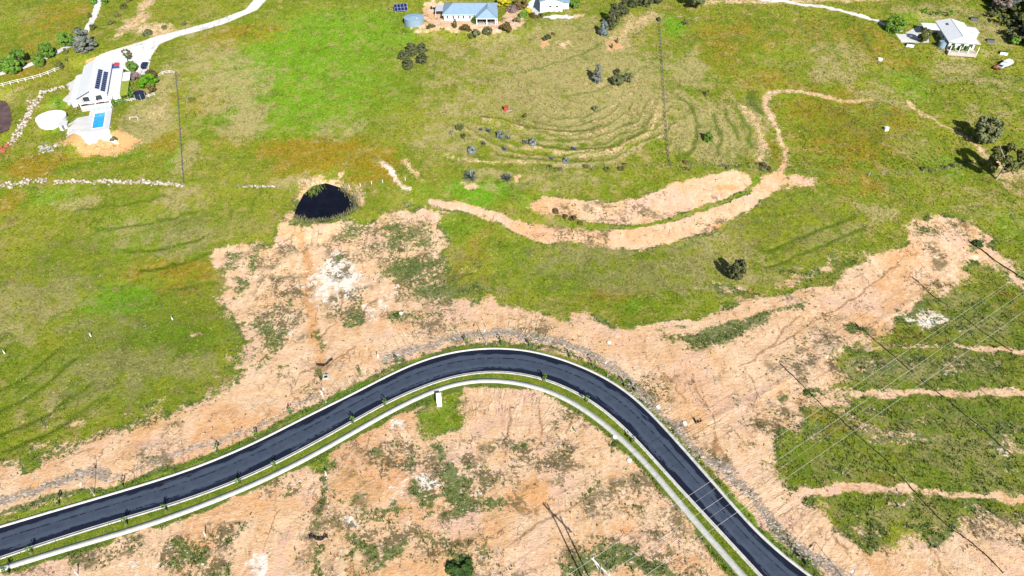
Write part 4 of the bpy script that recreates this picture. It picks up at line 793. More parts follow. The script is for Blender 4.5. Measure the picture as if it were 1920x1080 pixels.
MB().box((0,0,.62),(3.2,1.8,.14)).build('tray',M['rust'],tr); MB().tube((1.6,0,.55),(3.1,0,.5),.07).build('drawbar',M['rust'],tr)
for s in (-1,1): MB().tube((-.2,s*.95,.33),(-.2,s*1.12,.33),.33,n=14).build('wheel',M['dark'],tr); MB().box((0,s*.86,.86),(3.2,.05,.34)).build('side_rail',M['rust'],tr)
for k in range(4): MB().box((-.1,-.5+k*.3,.76),(2.8,.14,.1),.06*(k-1)).build('timber_length',M['timber'],tr)
# --- small yard things
def trough(px,py,label,r=.9,mat='white'):
    o=empty('water_trough',on(px,py),0,label,'trough'); MB().cyl((0,0,-.2),r,.75,20).build('tub',M[mat],o); MB().cyl((0,0,.551),r*.85,.02,20).build('water_surface',M['glass' if mat!='white' else 'silver'],o)
trough(1650,112,'round white stock trough by the fence corner'); 
o=empty('feed_bin',on(1661,244),.2,'small white feed bin alone in the green paddock','feed bin'); MB().box((0,0,.45),(1.3,.9,1.3)).build('bin_body',M['white'],o); MB().box((0,0,1.14),(1.4,1.,.08)).build('lid',M['silver'],o)
o=empty('rusty_box',on(949,207),.1,'rusty red metal box with a leaning lid among the terraced grass','metal box'); MB().box((0,0,.7),(1.5,1.2,1.6)).build('box_body',M['rust'],o); MB().box((.0,.05,1.54),(1.65,1.35,.08),0,.12).build('lid',M['rust'],o); MB().box((.9,-.8,.2),(2.2,.3,.3),.3).build('loose_timber',M['grey_wood'],o)
o=empty('goal_frame',on(252,226),.1,'small white goal frame on the dry lawn','goal frame')
for s in (-1,1): MB().tube((s*1.3,0,-.1),(s*1.3,0,1.3),.06).build('upright',M['white'],o); MB().tube((s*1.3,0,1.3),(s*1.3,1.0,-.05),.05).build('stay',M['white'],o)
MB().tube((-1.36,0,1.3),(1.36,0,1.3),.06).build('crossbar',M['white'],o)
o=empty('trampoline',on(264,185),0,'dark navy trampoline with safety net in the farmhouse garden','trampoline')
MB().cyl((0,0,.75),1.9,.1,24).build('mat',M['navy'],o)
M['net']=simple('navy_net',(.008,.014,.035),.9,.3,6)
MB().tube((0,0,.86),(0,0,2.4),1.85,n=20,cap=False).build('safety_net',M['net'],o)
for a in np.linspace(0,2*math.pi,6,endpoint=False): MB().tube((1.95*math.cos(a),1.95*math.sin(a),-.2),(1.95*math.cos(a),1.95*math.sin(a),2.5),.05).build('pole',M['steel'],o)
for k,(px,py,lab) in enumerate(((1826,37,'dark raised garden bed on the mown grass behind the white-roofed house'),(1856,78,'dark raised garden bed beside the woodland, in the middle of three'),(1881,101,'dark raised garden bed with a white end near the parked van'),(1706,86,'dark raised garden bed below the concrete driveway'))):
    o=empty('garden_bed',on(px,py),math.radians(-20),lab,'garden bed')
    for s in (-1,1): MB().box((0,s*.85,.35),(2.6,.08,1.1)).build('side_board',M['white' if s<0 and k>1 else 'trim'],o); MB().box((s*1.3,0,.35),(.08,1.62,1.1)).build('end_board',M['trim'],o)
    MB().box((0,0,.3),(2.5,1.6,.9)).build('soil',M['soil'],o)
    for j in range(7): MB().tube((-1.+j*.33,(j%3-1)*.4,.74),(-1.+j*.33+.1,(j%3-1)*.4,1.1),.16,.02,n=5).build('seedling',FO['weed'],o)
# electrical cabinet on the lawn inside the bend
q=on(824,762); KB=empty('electrical_cabinet',q,math.radians(7),'long white electrical cabinet standing on the green lawn inside the bend','cabinet')
MB().box((0,1.3,.06),(1.25,3.0,.3)).build('plinth',M['concrete'],KB); MB().box((0,1.3,.82),(1.05,2.75,1.2)).build('body',simple('pale_cabinet_paint',(.55,.60,.60),.4,.05),KB)
MB().slab([(-.6,-.15,1.52),(.6,-.15,1.50),(.6,2.75,1.56),(-.6,2.75,1.56)],.08).build('roof',M['white'],KB)
for k in range(2): d=MB().box((.54,.65+k*1.3,.8),(.03,1.2,1.05)).build('door',M['silver'],KB); MB().box((.57,.2+k*1.3+.3,.8),(.03,.06,.2)).build('handle',M['trim'],d)
# ---------------------------------------------------------------- trees and shrubs
def leaf_mesh(name,P,N,size,seed,asp=1.6,tall=1.):
    r=np.random.default_rng(seed); n=len(P)
    d=r.normal(size=(n,3)); N=N+d*.55; N/=np.linalg.norm(N,axis=1)[:,None]+1e-9
    a=np.cross(N,r.normal(size=(n,3))); a/=np.linalg.norm(a,axis=1)[:,None]+1e-9; b=np.cross(N,a)
    s=(size*(.55+.9*r.random(n)))[:,None]; a=a*s*asp; b=b*s
    k=np.array([1,1,1/tall]); a=a*k; b=b*k
    V=np.stack([P-a,P+b*.8,P+a,P-b*.8],1).reshape(-1,3)
    return np_mesh(name,V,np.arange(4*n).reshape(-1,4),FO['gum'])
def crown(name,seed,clumps,leaves,prof,size=.09,hollow=.55,rc=(.2,.36),tall=1.):
    """prof(t): crown radius at height t in 0..1 (unit crown, radius 1, height 1)"""
    r=np.random.default_rng(seed); C=[];R=[]
    while len(C)<clumps:
        t=r.random(); rad=prof(t)
        if rad<=0.02 or r.random()>rad+.15: continue
        a=r.random()*2*math.pi; q=rad*math.sqrt(r.random()*(1-hollow)+hollow)*.92
        C.append((q*math.cos(a),q*math.sin(a),t)); R.append(r.uniform(*rc)*(.55+.45*rad))
    C=np.array(C);R=np.array(R); k=r.integers(0,clumps,leaves); d=r.normal(size=(leaves,3)); d/=np.linalg.norm(d,axis=1)[:,None]
    rr=R[k]*(.45+.6*r.random(leaves)**.5); P=C[k]+d*rr[:,None]*np.array([1,1,.85/tall]); P[:,2]=np.clip(P[:,2],.02,1.1)
    ax=np.c_[C[k][:,:2],np.zeros(leaves)]; N=d+ax*.4+np.array([0,0,.35])
    return leaf_mesh(name,P,N,size,seed+1,1.6,tall)
ov=lambda lo,hi:(lambda t: math.sqrt(max(0,1-((t-(lo+hi)/2)/((hi-lo)/2))**2)))
CR={}
CR['round']=[crown('crown',10+i,34,3000,ov(.1,.95),.085,.5,(.2,.38),1.9) for i in range(3)]
CR['gum']=[crown('crown',20+i,22,2000,ov(.34,.96),.085,.6,(.17,.33),2.3) for i in range(3)]
CR['upright']=[crown('crown',30+i,44,3400,lambda t:.98*(1-t)**.45*min(1,(t+.06)/.16),.085,.5,(.2,.36),2.9) for i in range(3)]
CR['shrub']=[crown('crown',40+i,20,1500,lambda t:math.sqrt(max(0,1-t*t)),.10,.45,(.22,.4),1.05) for i in range(3)]
CR['sparse']=[crown('crown',50+i,11,600,ov(.25,1.0),.09,.5,(.16,.28),1.8) for i in range(2)]
def spiky(seed,n=90):
    r=np.random.default_rng(seed); V=[];Fa=[]
    for i in range(n):
        a=r.random()*6.283; e=math.asin(r.random()**.8)*.98; L=r.uniform(.75,1.05); d=np.array([math.cos(a)*math.cos(e),math.sin(a)*math.cos(e),math.sin(e)]); s=np.array([-math.sin(a),math.cos(a),0])*.075
        o=len(V); V+=[d*.08-s*.6,d*.5-s,d*L,d*.5+s,d*.08+s*.6]; Fa.append((o,o+1,o+2,o+3,o+4))
    return np_mesh('crown',np.array(V),np.array(Fa),FO['blue'])
CR['spiky']=[spiky(60+i) for i in range(3)]
def trunk_mesh(seed,branches=5,top=.75,r0=.055,spread=.5):
    r=np.random.default_rng(seed); m=MB(); P=[Vector((0,0,-.12))]; z=0
    for k in range(4): z+=top/4; P.append(Vector((r.normal()*.03,r.normal()*.03,z)))
    for k,(a,b) in enumerate(zip(P[:-1],P[1:])): m.tube(a,b,r0*(1-.2*k),r0*(1-.2*(k+1)),n=7,cap=False)
    for k in range(branches):
        s=P[1+k%3]; a=r.random()*6.283; e=s+Vector((math.cos(a)*spread*r.uniform(.5,1),math.sin(a)*spread*r.uniform(.5,1),r.uniform(.15,.4)))
        mid=s.lerp(e,.55)+Vector((0,0,-.03)); m.tube(s,mid,r0*.45,r0*.3,n=5,cap=False); m.tube(mid,e,r0*.3,r0*.1,n=5,cap=False)
    me=bpy.data.meshes.new('trunk'); me.from_pydata(m.v,[],m.f); me.materials.append(M['bark']); return me
TR={'tree':[trunk_mesh(70+i) for i in range(3)],'gum':[trunk_mesh(80+i,7,.8,.04,.6) for i in range(3)],'stub':[trunk_mesh(90+i,5,.35,.05,.35) for i in range(2)]}
tcount=0
def plant(name,shape,fol,px,py,r,h,label,cat='tree',group=None,trunk='tree',bark=None,z=None,at=None):
    """root stands on the ground at the given pixel; r = crown radius, h = height in metres"""
    global tcount; tcount+=1; rr=random.Random(tcount*31)
    q=at if at is not None else on(px,py)
    o=empty(name,q,rr.random()*6.28,label,cat,group); o.scale=(r,r*rr.uniform(.88,1.1),h)
    inst('trunk',TR[trunk][tcount%len(TR[trunk])],o,sc=(1/r*h*.75 if trunk!='stub' else 1,1/r*h*.75 if trunk!='stub' else 1,1),mat=M[bark] if bark else None)
    inst('crown',CR[shape][tcount%len(CR[shape])],o,mat=FO[fol]); return o
T='tree'
G1='green trees lining the gravel track'
for px,py,r,h,l in ((25,138,3.3,6.4,'fifth green tree along the gravel track from the big blue-grey tree'),(42,122,2.9,6.2,'fourth green tree along the gravel track from the big blue-grey tree'),(76,124,2.0,5.,'third green tree from the big blue-grey tree, slimmest of the line'),(92,108,2.7,5.6,'second green tree along the gravel track from the big blue-grey tree'),(127,87,2.6,5.6,'green tree right beside the big blue-grey tree on the gravel track'),(-4,134,3.,6.,'last green tree of the gravel track line, farthest from the blue-grey tree'),(176,8,1.5,3.4,'small green tree on the paddock side of the upper gravel track'),(198,8,1.2,2.8,'small green tree on the stony side of the upper gravel track')): plant('avenue_tree','round','green',px,py,r,h,l,T,G1)
plant('wattle_tree','upright','grey',163,94,4.2,8.4,'big blue-grey tree overhanging the gravel track near the white farmhouse')
for px,py,r,h in ((169,32,.8,1.6),(176,55,1.3,2.),(124,100,1.,1.7),(113,128,1.3,2.6),(125,115,.5,1.4)): plant('track_shrub','shrub','olive',px,py,r,h,'small olive shrub at the edge of the gravel track','shrub','shrubs along the gravel track','stub')
for px,py,r,h in ((233,15,1.5,1.7),(220,30,1.4,1.7),(210,45,1.3,1.5),(244,2,1.4,1.5)): plant('round_bush','shrub','olive',px,py,r,h,'round dark bush in the row across the stony dry slope','shrub','round bushes on the stony slope','stub')
for px,py,r,h,l in ((277,64,2.,1.6,'grey-green straggly bush beside the white driveway'),(308,53,1.3,1.,'low grey bush on the dry bank above the white driveway'),(346,46,1.,1.,'small dark bush on the bank where the white driveway straightens')): plant('bank_bush','shrub','gum',px,py,r,h,l,'shrub',None,'stub')
plant('garden_tree','sparse','pine',240,115,1.9,4.6,'thin dark open tree standing on the white driveway'); plant('garden_tree','round','green',250,134,2.2,3.8,'rounded green tree beside the white driveway'); plant('garden_tree','round','bright',280,163,3.2,4.6,'bright lime-green tree in the farmhouse garden')
plant('garden_tree','round','brown',287,148,2.0,3.6,'dull bronze tree behind the lime-green garden tree'); plant('garden_shrub','shrub','pinkish',256,149,2.0,2.8,'mauve-brown bare-looking shrub between the farmhouse and the lime-green tree','shrub',None,'stub'); plant('garden_tree','sparse','brown',285,177,1.8,3.6,'thin yellow-brown tree below the lime-green garden tree')
for px,py in ((244,160),(245,172),(246,184),(243,150)): plant('hedge_shrub','shrub','green',px,py,1.1,2.,'dark green shrub in the hedge along the pergola','shrub','hedge beside the pergola','stub')
plant('garden_shrub','shrub','olive',154,203,1.4,1.5,'yellow-green bush at the foot of the farmhouse deck','shrub',None,'stub')
for px,py in ((215,196),(224,193),(233,191)): plant('garden_shrub','shrub','green',px,py,1.,1.4,'small green shrub in the bed below the pergola','shrub','shrubs below the pergola','stub')
plant('lawn_shrub','shrub','gum',214,264,1.2,1.3,'grey-green bush on the orange earth by the pool','shrub',None,'stub'); plant('lawn_shrub','shrub','green',109,196,.8,1.2,'small dark shrub on the bright lawn by the white tank','shrub',None,'stub'); plant('lawn_shrub','shrub','olive',360,188,1.3,.9,'low olive bush in the dry grass outside the fence','shrub',None,'stub')
# around the blue-roofed house
for s,f,px,py,r,h,l,c in (('upright','green',890,44,1.1,3.4,'slim bright green tree at the patio corner of the blue-roofed house',T),('upright','olive',853,52,.9,3.6,'slim olive tree in front of the blue-roofed house',T),('shrub','brown',873,57,2.1,2.0,'bronze bush in front of the long white wall','shrub'),('shrub','gum',891,70,2.6,2.6,'large dark grey-green bush below the paved yard','shrub'),('shrub','pine',914,61,1.9,1.8,'dark bush below the patio of the blue-roofed house','shrub'),('shrub','brown',948,56,2.9,2.6,'large bronze bush at the corner of the paved yard','shrub'),('shrub','gum',969,41,1.7,1.8,'dark round bush on the path toward the metal shed','shrub'),('shrub','green',981,31,1.8,2.6,'deep green bush beside the yellow bush','shrub'),('shrub','yellow',990,27,1.9,2.4,'bright yellow bush beside the metal shed drive','shrub'),('shrub','brown',1000,32,1.5,1.6,'red-brown bush below the yellow bush','shrub'),('shrub','olive',1013,32,1.2,1.4,'small olive bush at the corner of the metal shed drive','shrub'),('round','yellow',944,12,3.,4.4,'yellow-green tree behind the blue-roofed house',T),('round','brown',975,16,2.9,4.,'bronze tree behind the paved yard',T),('shrub','pinkish',960,21,2.4,2.2,'mauve leafless-looking shrub at the end of the blue-roofed house','shrub'),('shrub','olive',808,52,1.6,1.3,'leaning olive shrub between the steel tank and the paved yard','shrub'),('shrub','pine',1026,75,1.8,2.,'dark clipped bush on the orange bare patch','shrub'),('shrub','brown',1037,65,.8,.9,'tiny brown bush beside the dark clipped bush','shrub'),('round','green',1078,15,1.8,3.6,'green tree at the side of the metal shed',T)): plant('garden_'+('tree' if c==T else 'shrub'),s,f,px,py,r,h,l,c,None,'tree' if c==T else 'stub')
for k in range(9):
    q=((728,2),(727,10),(729,18),(732,25),(738,31),(745,35),(826,55),(832,55),(856,66))[k]; plant('border_plant','shrub','green',*q,.45,.6,'small dark plant edging the lawn of the blue-roofed house','plant','edging plants of the blue-roofed house','stub')
for px,py,r,h,l in ((773,101,2.9,4.4,'largest tree of the dark clump of five'),(791,98,2.1,3.8,'tree of the dark clump of five closest to the paved yard'),(756,110,2.0,3.4,'smallest tree of the dark clump of five'),(766,127,2.2,4.2,'tree of the dark clump of five farthest from the steel tank'),(792,117,2.2,4.0,'dark tree of the clump of five beside its bare patch')): plant('clump_tree','upright','pine',px,py,r,h,l,T,'clump of five dark trees')
GP2='row of dark conifers'
plant('blue_conifer','upright','blue',1131,66,2.1,6.2,'pale blue-grey conifer at the end of the dark conifer row')
for k,(px,py,r,h) in enumerate(((1143,54,2.3,6.5),(1150,46,2.6,8.5),(1167,28,2.4,8.),(1188,12,2.4,7.),(1210,10,2.8,7.),(1232,6,2.2,6.5))): plant('conifer','upright','pine',px,py,r,h,['first','second','third','fourth','fifth','sixth'][k]+' dark conifer of the row from the pale blue-grey conifer',T,GP2)
plant('gum_tree','gum','gum',1306,16,4.6,8.,'spreading gum tree with fallen branches beneath it',T,None,'gum')
plant('fence_shrub','shrub','pine',1234,38,.9,1.2,'small dark bush at the top end of the straight fence','shrub',None,'stub'); plant('gum_sapling','sparse','gum',1283,48,1.6,2.2,'low grey sapling among fallen branches')
plant('cypress_tree','upright','grey',1119,154,1.9,7.,'tall grey-blue tree on a bare patch'); plant('round_tree','round','gum',1157,160,2.1,4.,'rounded grey-green tree beside the tall grey-blue tree'); plant('round_tree','round','gum',1178,153,1.8,3.3,'rounded green tree on the far end of the small group',T); plant('group_shrub','shrub','pine',1157,138,1.3,1.6,'low dark bush behind the rounded grey-green tree','shrub',None,'stub')
plant('young_tree','upright','olive',1147,90,.55,1.9,'small slim tree on the lower part of the orange patch'); plant('young_tree','upright','olive',1157,80,.55,2.2,'small slim tree on the upper part of the orange patch')
plant('young_tree','sparse','pine',1324,181,.9,2.4,'small thin tree above the striped dry terrace'); plant('young_tree','upright','green',1327,264,1.5,3.6,'dark green upright tree alone on the striped dry terrace'); plant('terrace_shrub','shrub','gum',1115,206,1.2,1.3,'dark scrubby bush high on the terraced slope','shrub',None,'stub'); plant('terrace_shrub','sparse','pine',987,221,1.1,1.7,'thin dark bush below the rusty box','shrub',None,'stub')
for px,py,r,h in ((862,242,1.3,1.9),(869,257,.9,1.2)): plant('terrace_shrub','shrub','pine',px,py,r,h,'dark bush at the end of the blue-grey plantings','shrub','dark bushes beside the blue-grey plantings','stub')
ORD=['first','second','third','fourth','fifth','sixth','seventh','eighth','ninth','tenth','eleventh','twelfth','thirteenth','fourteenth','fifteenth','sixteenth']
for k,(px,py,r) in enumerate(((846,251,.6),(902,244,.85),(917,247,1.2),(938,256,1.15),(953,260,1.05),(907,271,1.0),(885,285,1.2),(946,281,1.05),(985,268,1.0),(999,270,1.15),(1077,281,1.05),(1034,299,.9),(1061,304,.85))): plant('agave_plant','shrub' if k%3==0 else 'spiky','blue',px,py,r*1.2,r*1.6,ORD[k]+' pale blue-grey bush of the terrace planting, counted from the dark bushes','plant','blue-grey plantings on the terraces','stub')
plant('agave_clump','spiky','grey',883,334,3.2,3.3,'largest spiky grey plant, on the edge of the bright wet grass','plant',None,'stub'); plant('agave_clump','spiky','grey',950,337,2.4,2.5,'second large spiky grey plant near the bright wet grass','plant',None,'stub')
plant('paddock_tree','round','pine',1378,523,2.4,6.6,'lone dark tree above the scraped bank with a long shadow')
plant('paddock_tree','round','gum',1840,266,4.4,8.8,'broad grey-green tree beside the diagonal track'); plant('gum_tree','gum','olive',1867,336,4.9,12.,'tall open gum with a pale trunk beside the diagonal track',T,None,'gum','pale_bark')
plant('house_tree','round','green',1674,60,3.6,6.,'large dark green tree over the end of the concrete drive'); plant('house_tree','round','olive',1729,78,2.1,5.2,'yellow-green tree in front of the carport')
for px,py,r,h in ((1735,25,1.3,2.),(1745,28,1.,1.8),(1757,28,1.2,2.),(1776,30,1.7,2.6)): plant('house_shrub','sparse','bright',px,py,r,h,'lime-green young tree in the row behind the carport',T,'young trees behind the carport')
for px,py in ((1783,97),(1797,98),(1811,97),(1818,92)): plant('creeper_shrub','shrub','green',px,py,1.1,2.4,'dark green climbing shrub along the terrace of the white-roofed house','shrub','shrubs along the terrace','stub')
plant('verge_bush','shrub','weed',862,1068,2.4,1.0,'wide dark green bush on the scraped earth inside the bend','shrub',None,'stub'); plant('verge_bush','shrub','weed',1832,458,1.6,.8,'grey-green bush at the top of the scraped road line','shrub',None,'stub')
for px,py,r in ((612,703,.45),(1151,834,.6),(744,592,.9),(1512,736,.7)): plant('earth_shrub','shrub','weed',px,py,r,r*.55,{612:'low green clump beside the square pale pit',1465:'low green clump by the pink track at the foot of the scraped road line',1512:'low green clump beside the black silt fence',1092:'smaller half of the green clump pair inside the bend',1112:'larger half of the green clump pair inside the bend',1151:'low green clump touching the footpath',744:'low green clump beside the round pit in the regrowth',1600:'low green clump at the field corner by the middle silt fence'}[px],'shrub','low clumps on bare earth','stub')
for k in range(30):
    px=random.choice([random.gauss(1040,14),random.gauss(1120,25),random.gauss(1175,12),random.gauss(1290,12),random.gauss(1385,14),random.gauss(1430,8)]); py=322-(px-1000)*.02+random.gauss(-2,4)
    if px<1440: plant('fence_scrub',random.choice(['shrub','sparse','sparse']),random.choice(['gum','brown','pinkish','olive']),px,py,random.uniform(.4,1.2),random.uniform(.4,1.1),'scrubby bush growing along the paddock fence','shrub','scrub along the paddock fence','stub')
for px,py in ((1042,398),(1060,408),(1075,412),(1088,420),(1440,318),(1430,312),(1285,305)): plant('track_scrub','shrub','brown',px,py,random.uniform(.7,1.2),random.uniform(.7,1.2),'grey-brown scrub between the two orange tracks','shrub','scrub by the orange tracks','stub')
for px,py in ((1730,318),(1745,322),(1770,315),(1785,312),(1810,305)): plant('track_scrub','shrub','gum',px,py,random.uniform(.6,1.),random.uniform(.6,1.),'dark scrub on the fence under the tall open gum','shrub','scrub under the tall gum','stub')
# woodland in the corner beyond the house
rr=random.Random(5); wood=0
for k in range(260):
    if wood>=62: break
    px=rr.uniform(1822,1960); py=rr.uniform(-30,150); edge=1828+max(0,py)*.74+max(0,py-60)*.12
    if px<edge+6: continue
    wood+=1; near=px<edge+26
    f=rr.choice(['olive','gum','green','gum','pine','grey'] if near else ['pine','gum','pine','grey','olive','pinkish'])
    plant('woodland_tree',rr.choice(['round','gum','round']),f,px,py,rr.uniform(1.5,2.4) if near else rr.uniform(2.2,3.6),rr.uniform(2.6,4.5) if near else rr.uniform(4.5,8.5),{'olive':'olive','gum':'grey-green','green':'green','pine':'dark','grey':'silvery','pinkish':'bare mauve'}[f]+(' low tree on the woodland edge' if near else ' tree inside the woodland'),T,'woodland '+('edge' if near else 'trees'),'gum')
# reeds round the dam
def reeds(name,n,pts,w,label,hz=1.,c0=(.06,.075,.02),c1=(.22,.21,.11)):
    P=spline(np.array(GP(pts)),.3); V=[];Fa=[];C=[]; r=np.random.default_rng(3)
    for i in range(n):
        b=P[r.integers(len(P))]+r.normal(size=2)*w*.5; z=max(float(zg(b[0],b[1])),LD-.4); h=r.uniform(.5,1.3)*hz; a=r.random()*6.28; s=np.array([math.cos(a),math.sin(a)])*.09; l=r.normal(size=2)*.25
        o=len(V); V+=[(*(b-s),z-.05),(*(b+s),z-.05),(*(b+l),z+h)]; Fa.append((o,o+1,o+2)); t=r.random(); C+=[tuple(c0[k]*(1-t)+c1[k]*t for k in range(3))+(1,)]*3
    me=np_mesh(name,np.array(V),np.array(Fa),M['tuft']); col_attr(me,'tc',C); o=bpy.data.objects.new(name,me); col.objects.link(o); tag(o,label,None,None,'stuff')
tt=NT('tuft_blades'); M['tuft']=tt.done(tt.attr('tc').outputs['Color'],.9,.1)
reeds('dam_reeds',1000,DAM[:1]+DAM[:4:-1],1.3,'grey-green reeds fringing the dam')
reeds('dam_reeds',200,E(576,358,590,347,600,348,586,364),2.2,'bright reeds in the top corner of the dam',1.,(.08,.12,.02),(.2,.26,.04))
# saplings on the verges
def sapling_proto():
    o=empty('verge_sapling',(0,0,0)); 
    MB().tube((0,0,-.15),(.02,.01,1.9),.035,.02,n=6).build('stem',M['bark'],o)
    inst('crown',CR['sparse'][0],o,(0,0,.75),(0,0,0),(.55,.55,1.6),FO['green'])
    g=MB()
    for a in range(4): g.box((.2*math.cos(a*1.5708),.2*math.sin(a*1.5708),.42),(.42,.012,.8),a*1.5708+1.5708)
    g.build('guard',simple('green_tree_guard',(.10,.14,.05),.8),o)
    for s in (-1,1): MB().box((s*.3,0,.6),(.05,.05,1.5)).build('stake',M['timber'],o)
    return o
sp=sapling_proto(); first=True
SAP_N=[(16,1077),(59,1038),(238,985),(312,960),(450,910),(516,877),(662,796),(722,760),(1020,715),(1186,831),(1100,755)]
SAP_F=[(110,947),(230,914),(408,850),(480,822),(545,778),(675,703),(745,682),(877,647),(941,645),(994,650),(1069,671),(1112,688),(1172,726),(1191,734),(1513,1060)]
for lst,lab,g in ((SAP_N,'staked sapling on the mown verge, counted from the straight end of the road','saplings on the mown verge'),(SAP_F,'staked sapling on the rough outer roadside, counted from the straight end','saplings on the far roadside')):
    for k,(px,py) in enumerate(lst):
        o=sp if first else copy_tree(sp); first=False; q=on(px,py)
        o.location=(q[0],q[1],q[2]+(.13 if lst is SAP_N else 0)); o.rotation_euler=(0,0,random.random()*6); s=random.uniform(.9,1.2); o.scale=(s,s,s); tag(o,(ORD[k]+' '+lab) if k<16 else lab,'sapling',g)
# ---------------------------------------------------------------- rocks
def rock_mesh(seed):
    r=random.Random(seed); bm=bmesh.new(); bmesh.ops.create_icosphere(bm,subdivisions=1,radius=.5)
    for v in bm.verts: v.co*=r.uniform(.72,1.15); v.co.z*=.8
    me=bpy.data.meshes.new('rock'); bm.to_mesh(me); bm.free(); me.materials.append(M['rock']); return me
def rock_mat(name,a,b):
    t=NT(name); oi=t.n('ShaderNodeObjectInfo'); p=t.pos(); n=t.noise(3,4,.65,p)
    t.bump(n,.5,.1); return t.done(t.mix(t.math('ADD',t.math('MULTIPLY',n,.5),t.math('MULTIPLY',oi.outputs['Random'],.6),clamp=True),a,b),.9,.15)
M['rock']=rock_mat('pale_rock',(.20,.155,.125),(.50,.44,.385)); M['red_rock']=rock_mat('red_rock',(.16,.035,.02),(.38,.12,.08)); M['grey_rock']=rock_mat('grey_rubble',(.16,.14,.12),(.42,.39,.35))
RK=[rock_mesh(i) for i in range(6)]
def rock_wall(px,label,n,w,size,mat=None,gaps=()):
    n=int(n*1.5); P=spline(np.array(GP(px)),.25); r=random.Random(n); c=P[len(P)//2]; o=empty('rock_wall',(c[0],c[1],float(zg(*c))),0,label,'rock wall')
    for i in range(n):
        t=(i+r.random())/n; b=P[int(t*(len(P)-1))]+np.array([r.gauss(0,w/2.4),r.gauss(0,w/2.4)]); s=size*r.choice((r.uniform(.3,.7),r.uniform(.6,1.3)))
        inst('rock',RK[i%6],o,(b[0]-c[0],b[1]-c[1],float(zg(*b))+s*.18+r.choice((0,0,.3))*size-float(zg(*c))),(r.random()*.6,r.random()*.6,r.random()*6),(s,s*r.uniform(.8,1.2),s*.9),mat)
rock_wall(E(-60,356,0,349,50,343,92,338),'pale boulder wall left of the gap beside the corner fence',80,1.5,1.05)
rock_wall(E(100,343,180,341,260,343,345,347),'long pale boulder wall running to the fence corner',150,1.1,1.0)
rock_wall(E(18,272,40,240,60,205,75,182,95,170,116,166),'curved wall of pale boulders above the brown pond',130,2.,1.1)
rock_wall(E(-30,315,0,290,18,270),'stretch of dark red boulders at the end of the curved wall',40,2.,1.1,M['red_rock'])
rock_wall(E(80,276,90,280,97,276),'heap of grey boulders on the lawn below the white tank',38,2.4,1.0,M['grey_rock'])
rock_wall(E(455,351,485,350,515,352),'short pale row of stones along the paddock fence',24,.7,.8)
# rubble of stones and mulch along the scraped bank: too many to count
def rubble():
    r=np.random.default_rng(4); V=[];Fa=[];C=[]; base=np.array([v.co[:] for v in RK[0].vertices]); tri=np.array([p.vertices[:] for p in RK[0].polygons])
    base=np.array([(1,0,0),(0,1,0),(-1,0,0),(0,-1,0),(0,0,.8),(0,0,-.5)])*.5; tri=np.array([(0,1,4),(1,2,4),(2,3,4),(3,0,4)])
    k=0
    X=r.uniform(-150,150,260000); Y=r.uniform(55,135,260000); m=mask('rubble',X,Y); sp=mask('sparse',X,Y)*mask('dirt',X,Y)
    s=(r.random(len(X))<m*.6)|(r.random(len(X))<.03*sp+.010*mask('dirt',X,Y)); X,Y=X[s],Y[s]; s=poly_sd(CORR,X,Y)<-.5; s&=line_d(W_PATH[::2],X,Y)>1.3; X,Y=X[s],Y[s]; z=zg(X,Y); n=len(X)
    S=r.uniform(.15,.5,n)*np.where(r.random(n)<.08,1.7,1); A=r.random(n)*6.28; ca,sa=np.cos(A),np.sin(A); B=base[None]*r.uniform(.6,1.3,(n,6,1))
    P=np.empty((n,6,3)); P[...,0]=(B[...,0]*ca[:,None]-B[...,1]*sa[:,None])*S[:,None]*1.5+X[:,None]; P[...,1]=(B[...,0]*sa[:,None]+B[...,1]*ca[:,None])*S[:,None]+Y[:,None]; P[...,2]=B[...,2]*S[:,None]*.7+z[:,None]+.02
    Fq=(tri[None]+6*np.arange(n)[:,None,None]).reshape(-1,3); me=np_mesh('roadside_rubble',P.reshape(-1,3),Fq,M['tuft'])
    t=r.random(n)[:,None]; c=np.array([.12,.09,.065])*(1-t)+np.array([.44,.39,.33])*t; col_attr(me,'tc',np.repeat(np.c_[c,np.ones(n)],6,0))
    o=bpy.data.objects.new('roadside_rubble',me); col.objects.link(o); tag(o,'grey-brown stones and mulch strewn along the scraped bank',None,None,'stuff'); return n
print('rubble',rubble())
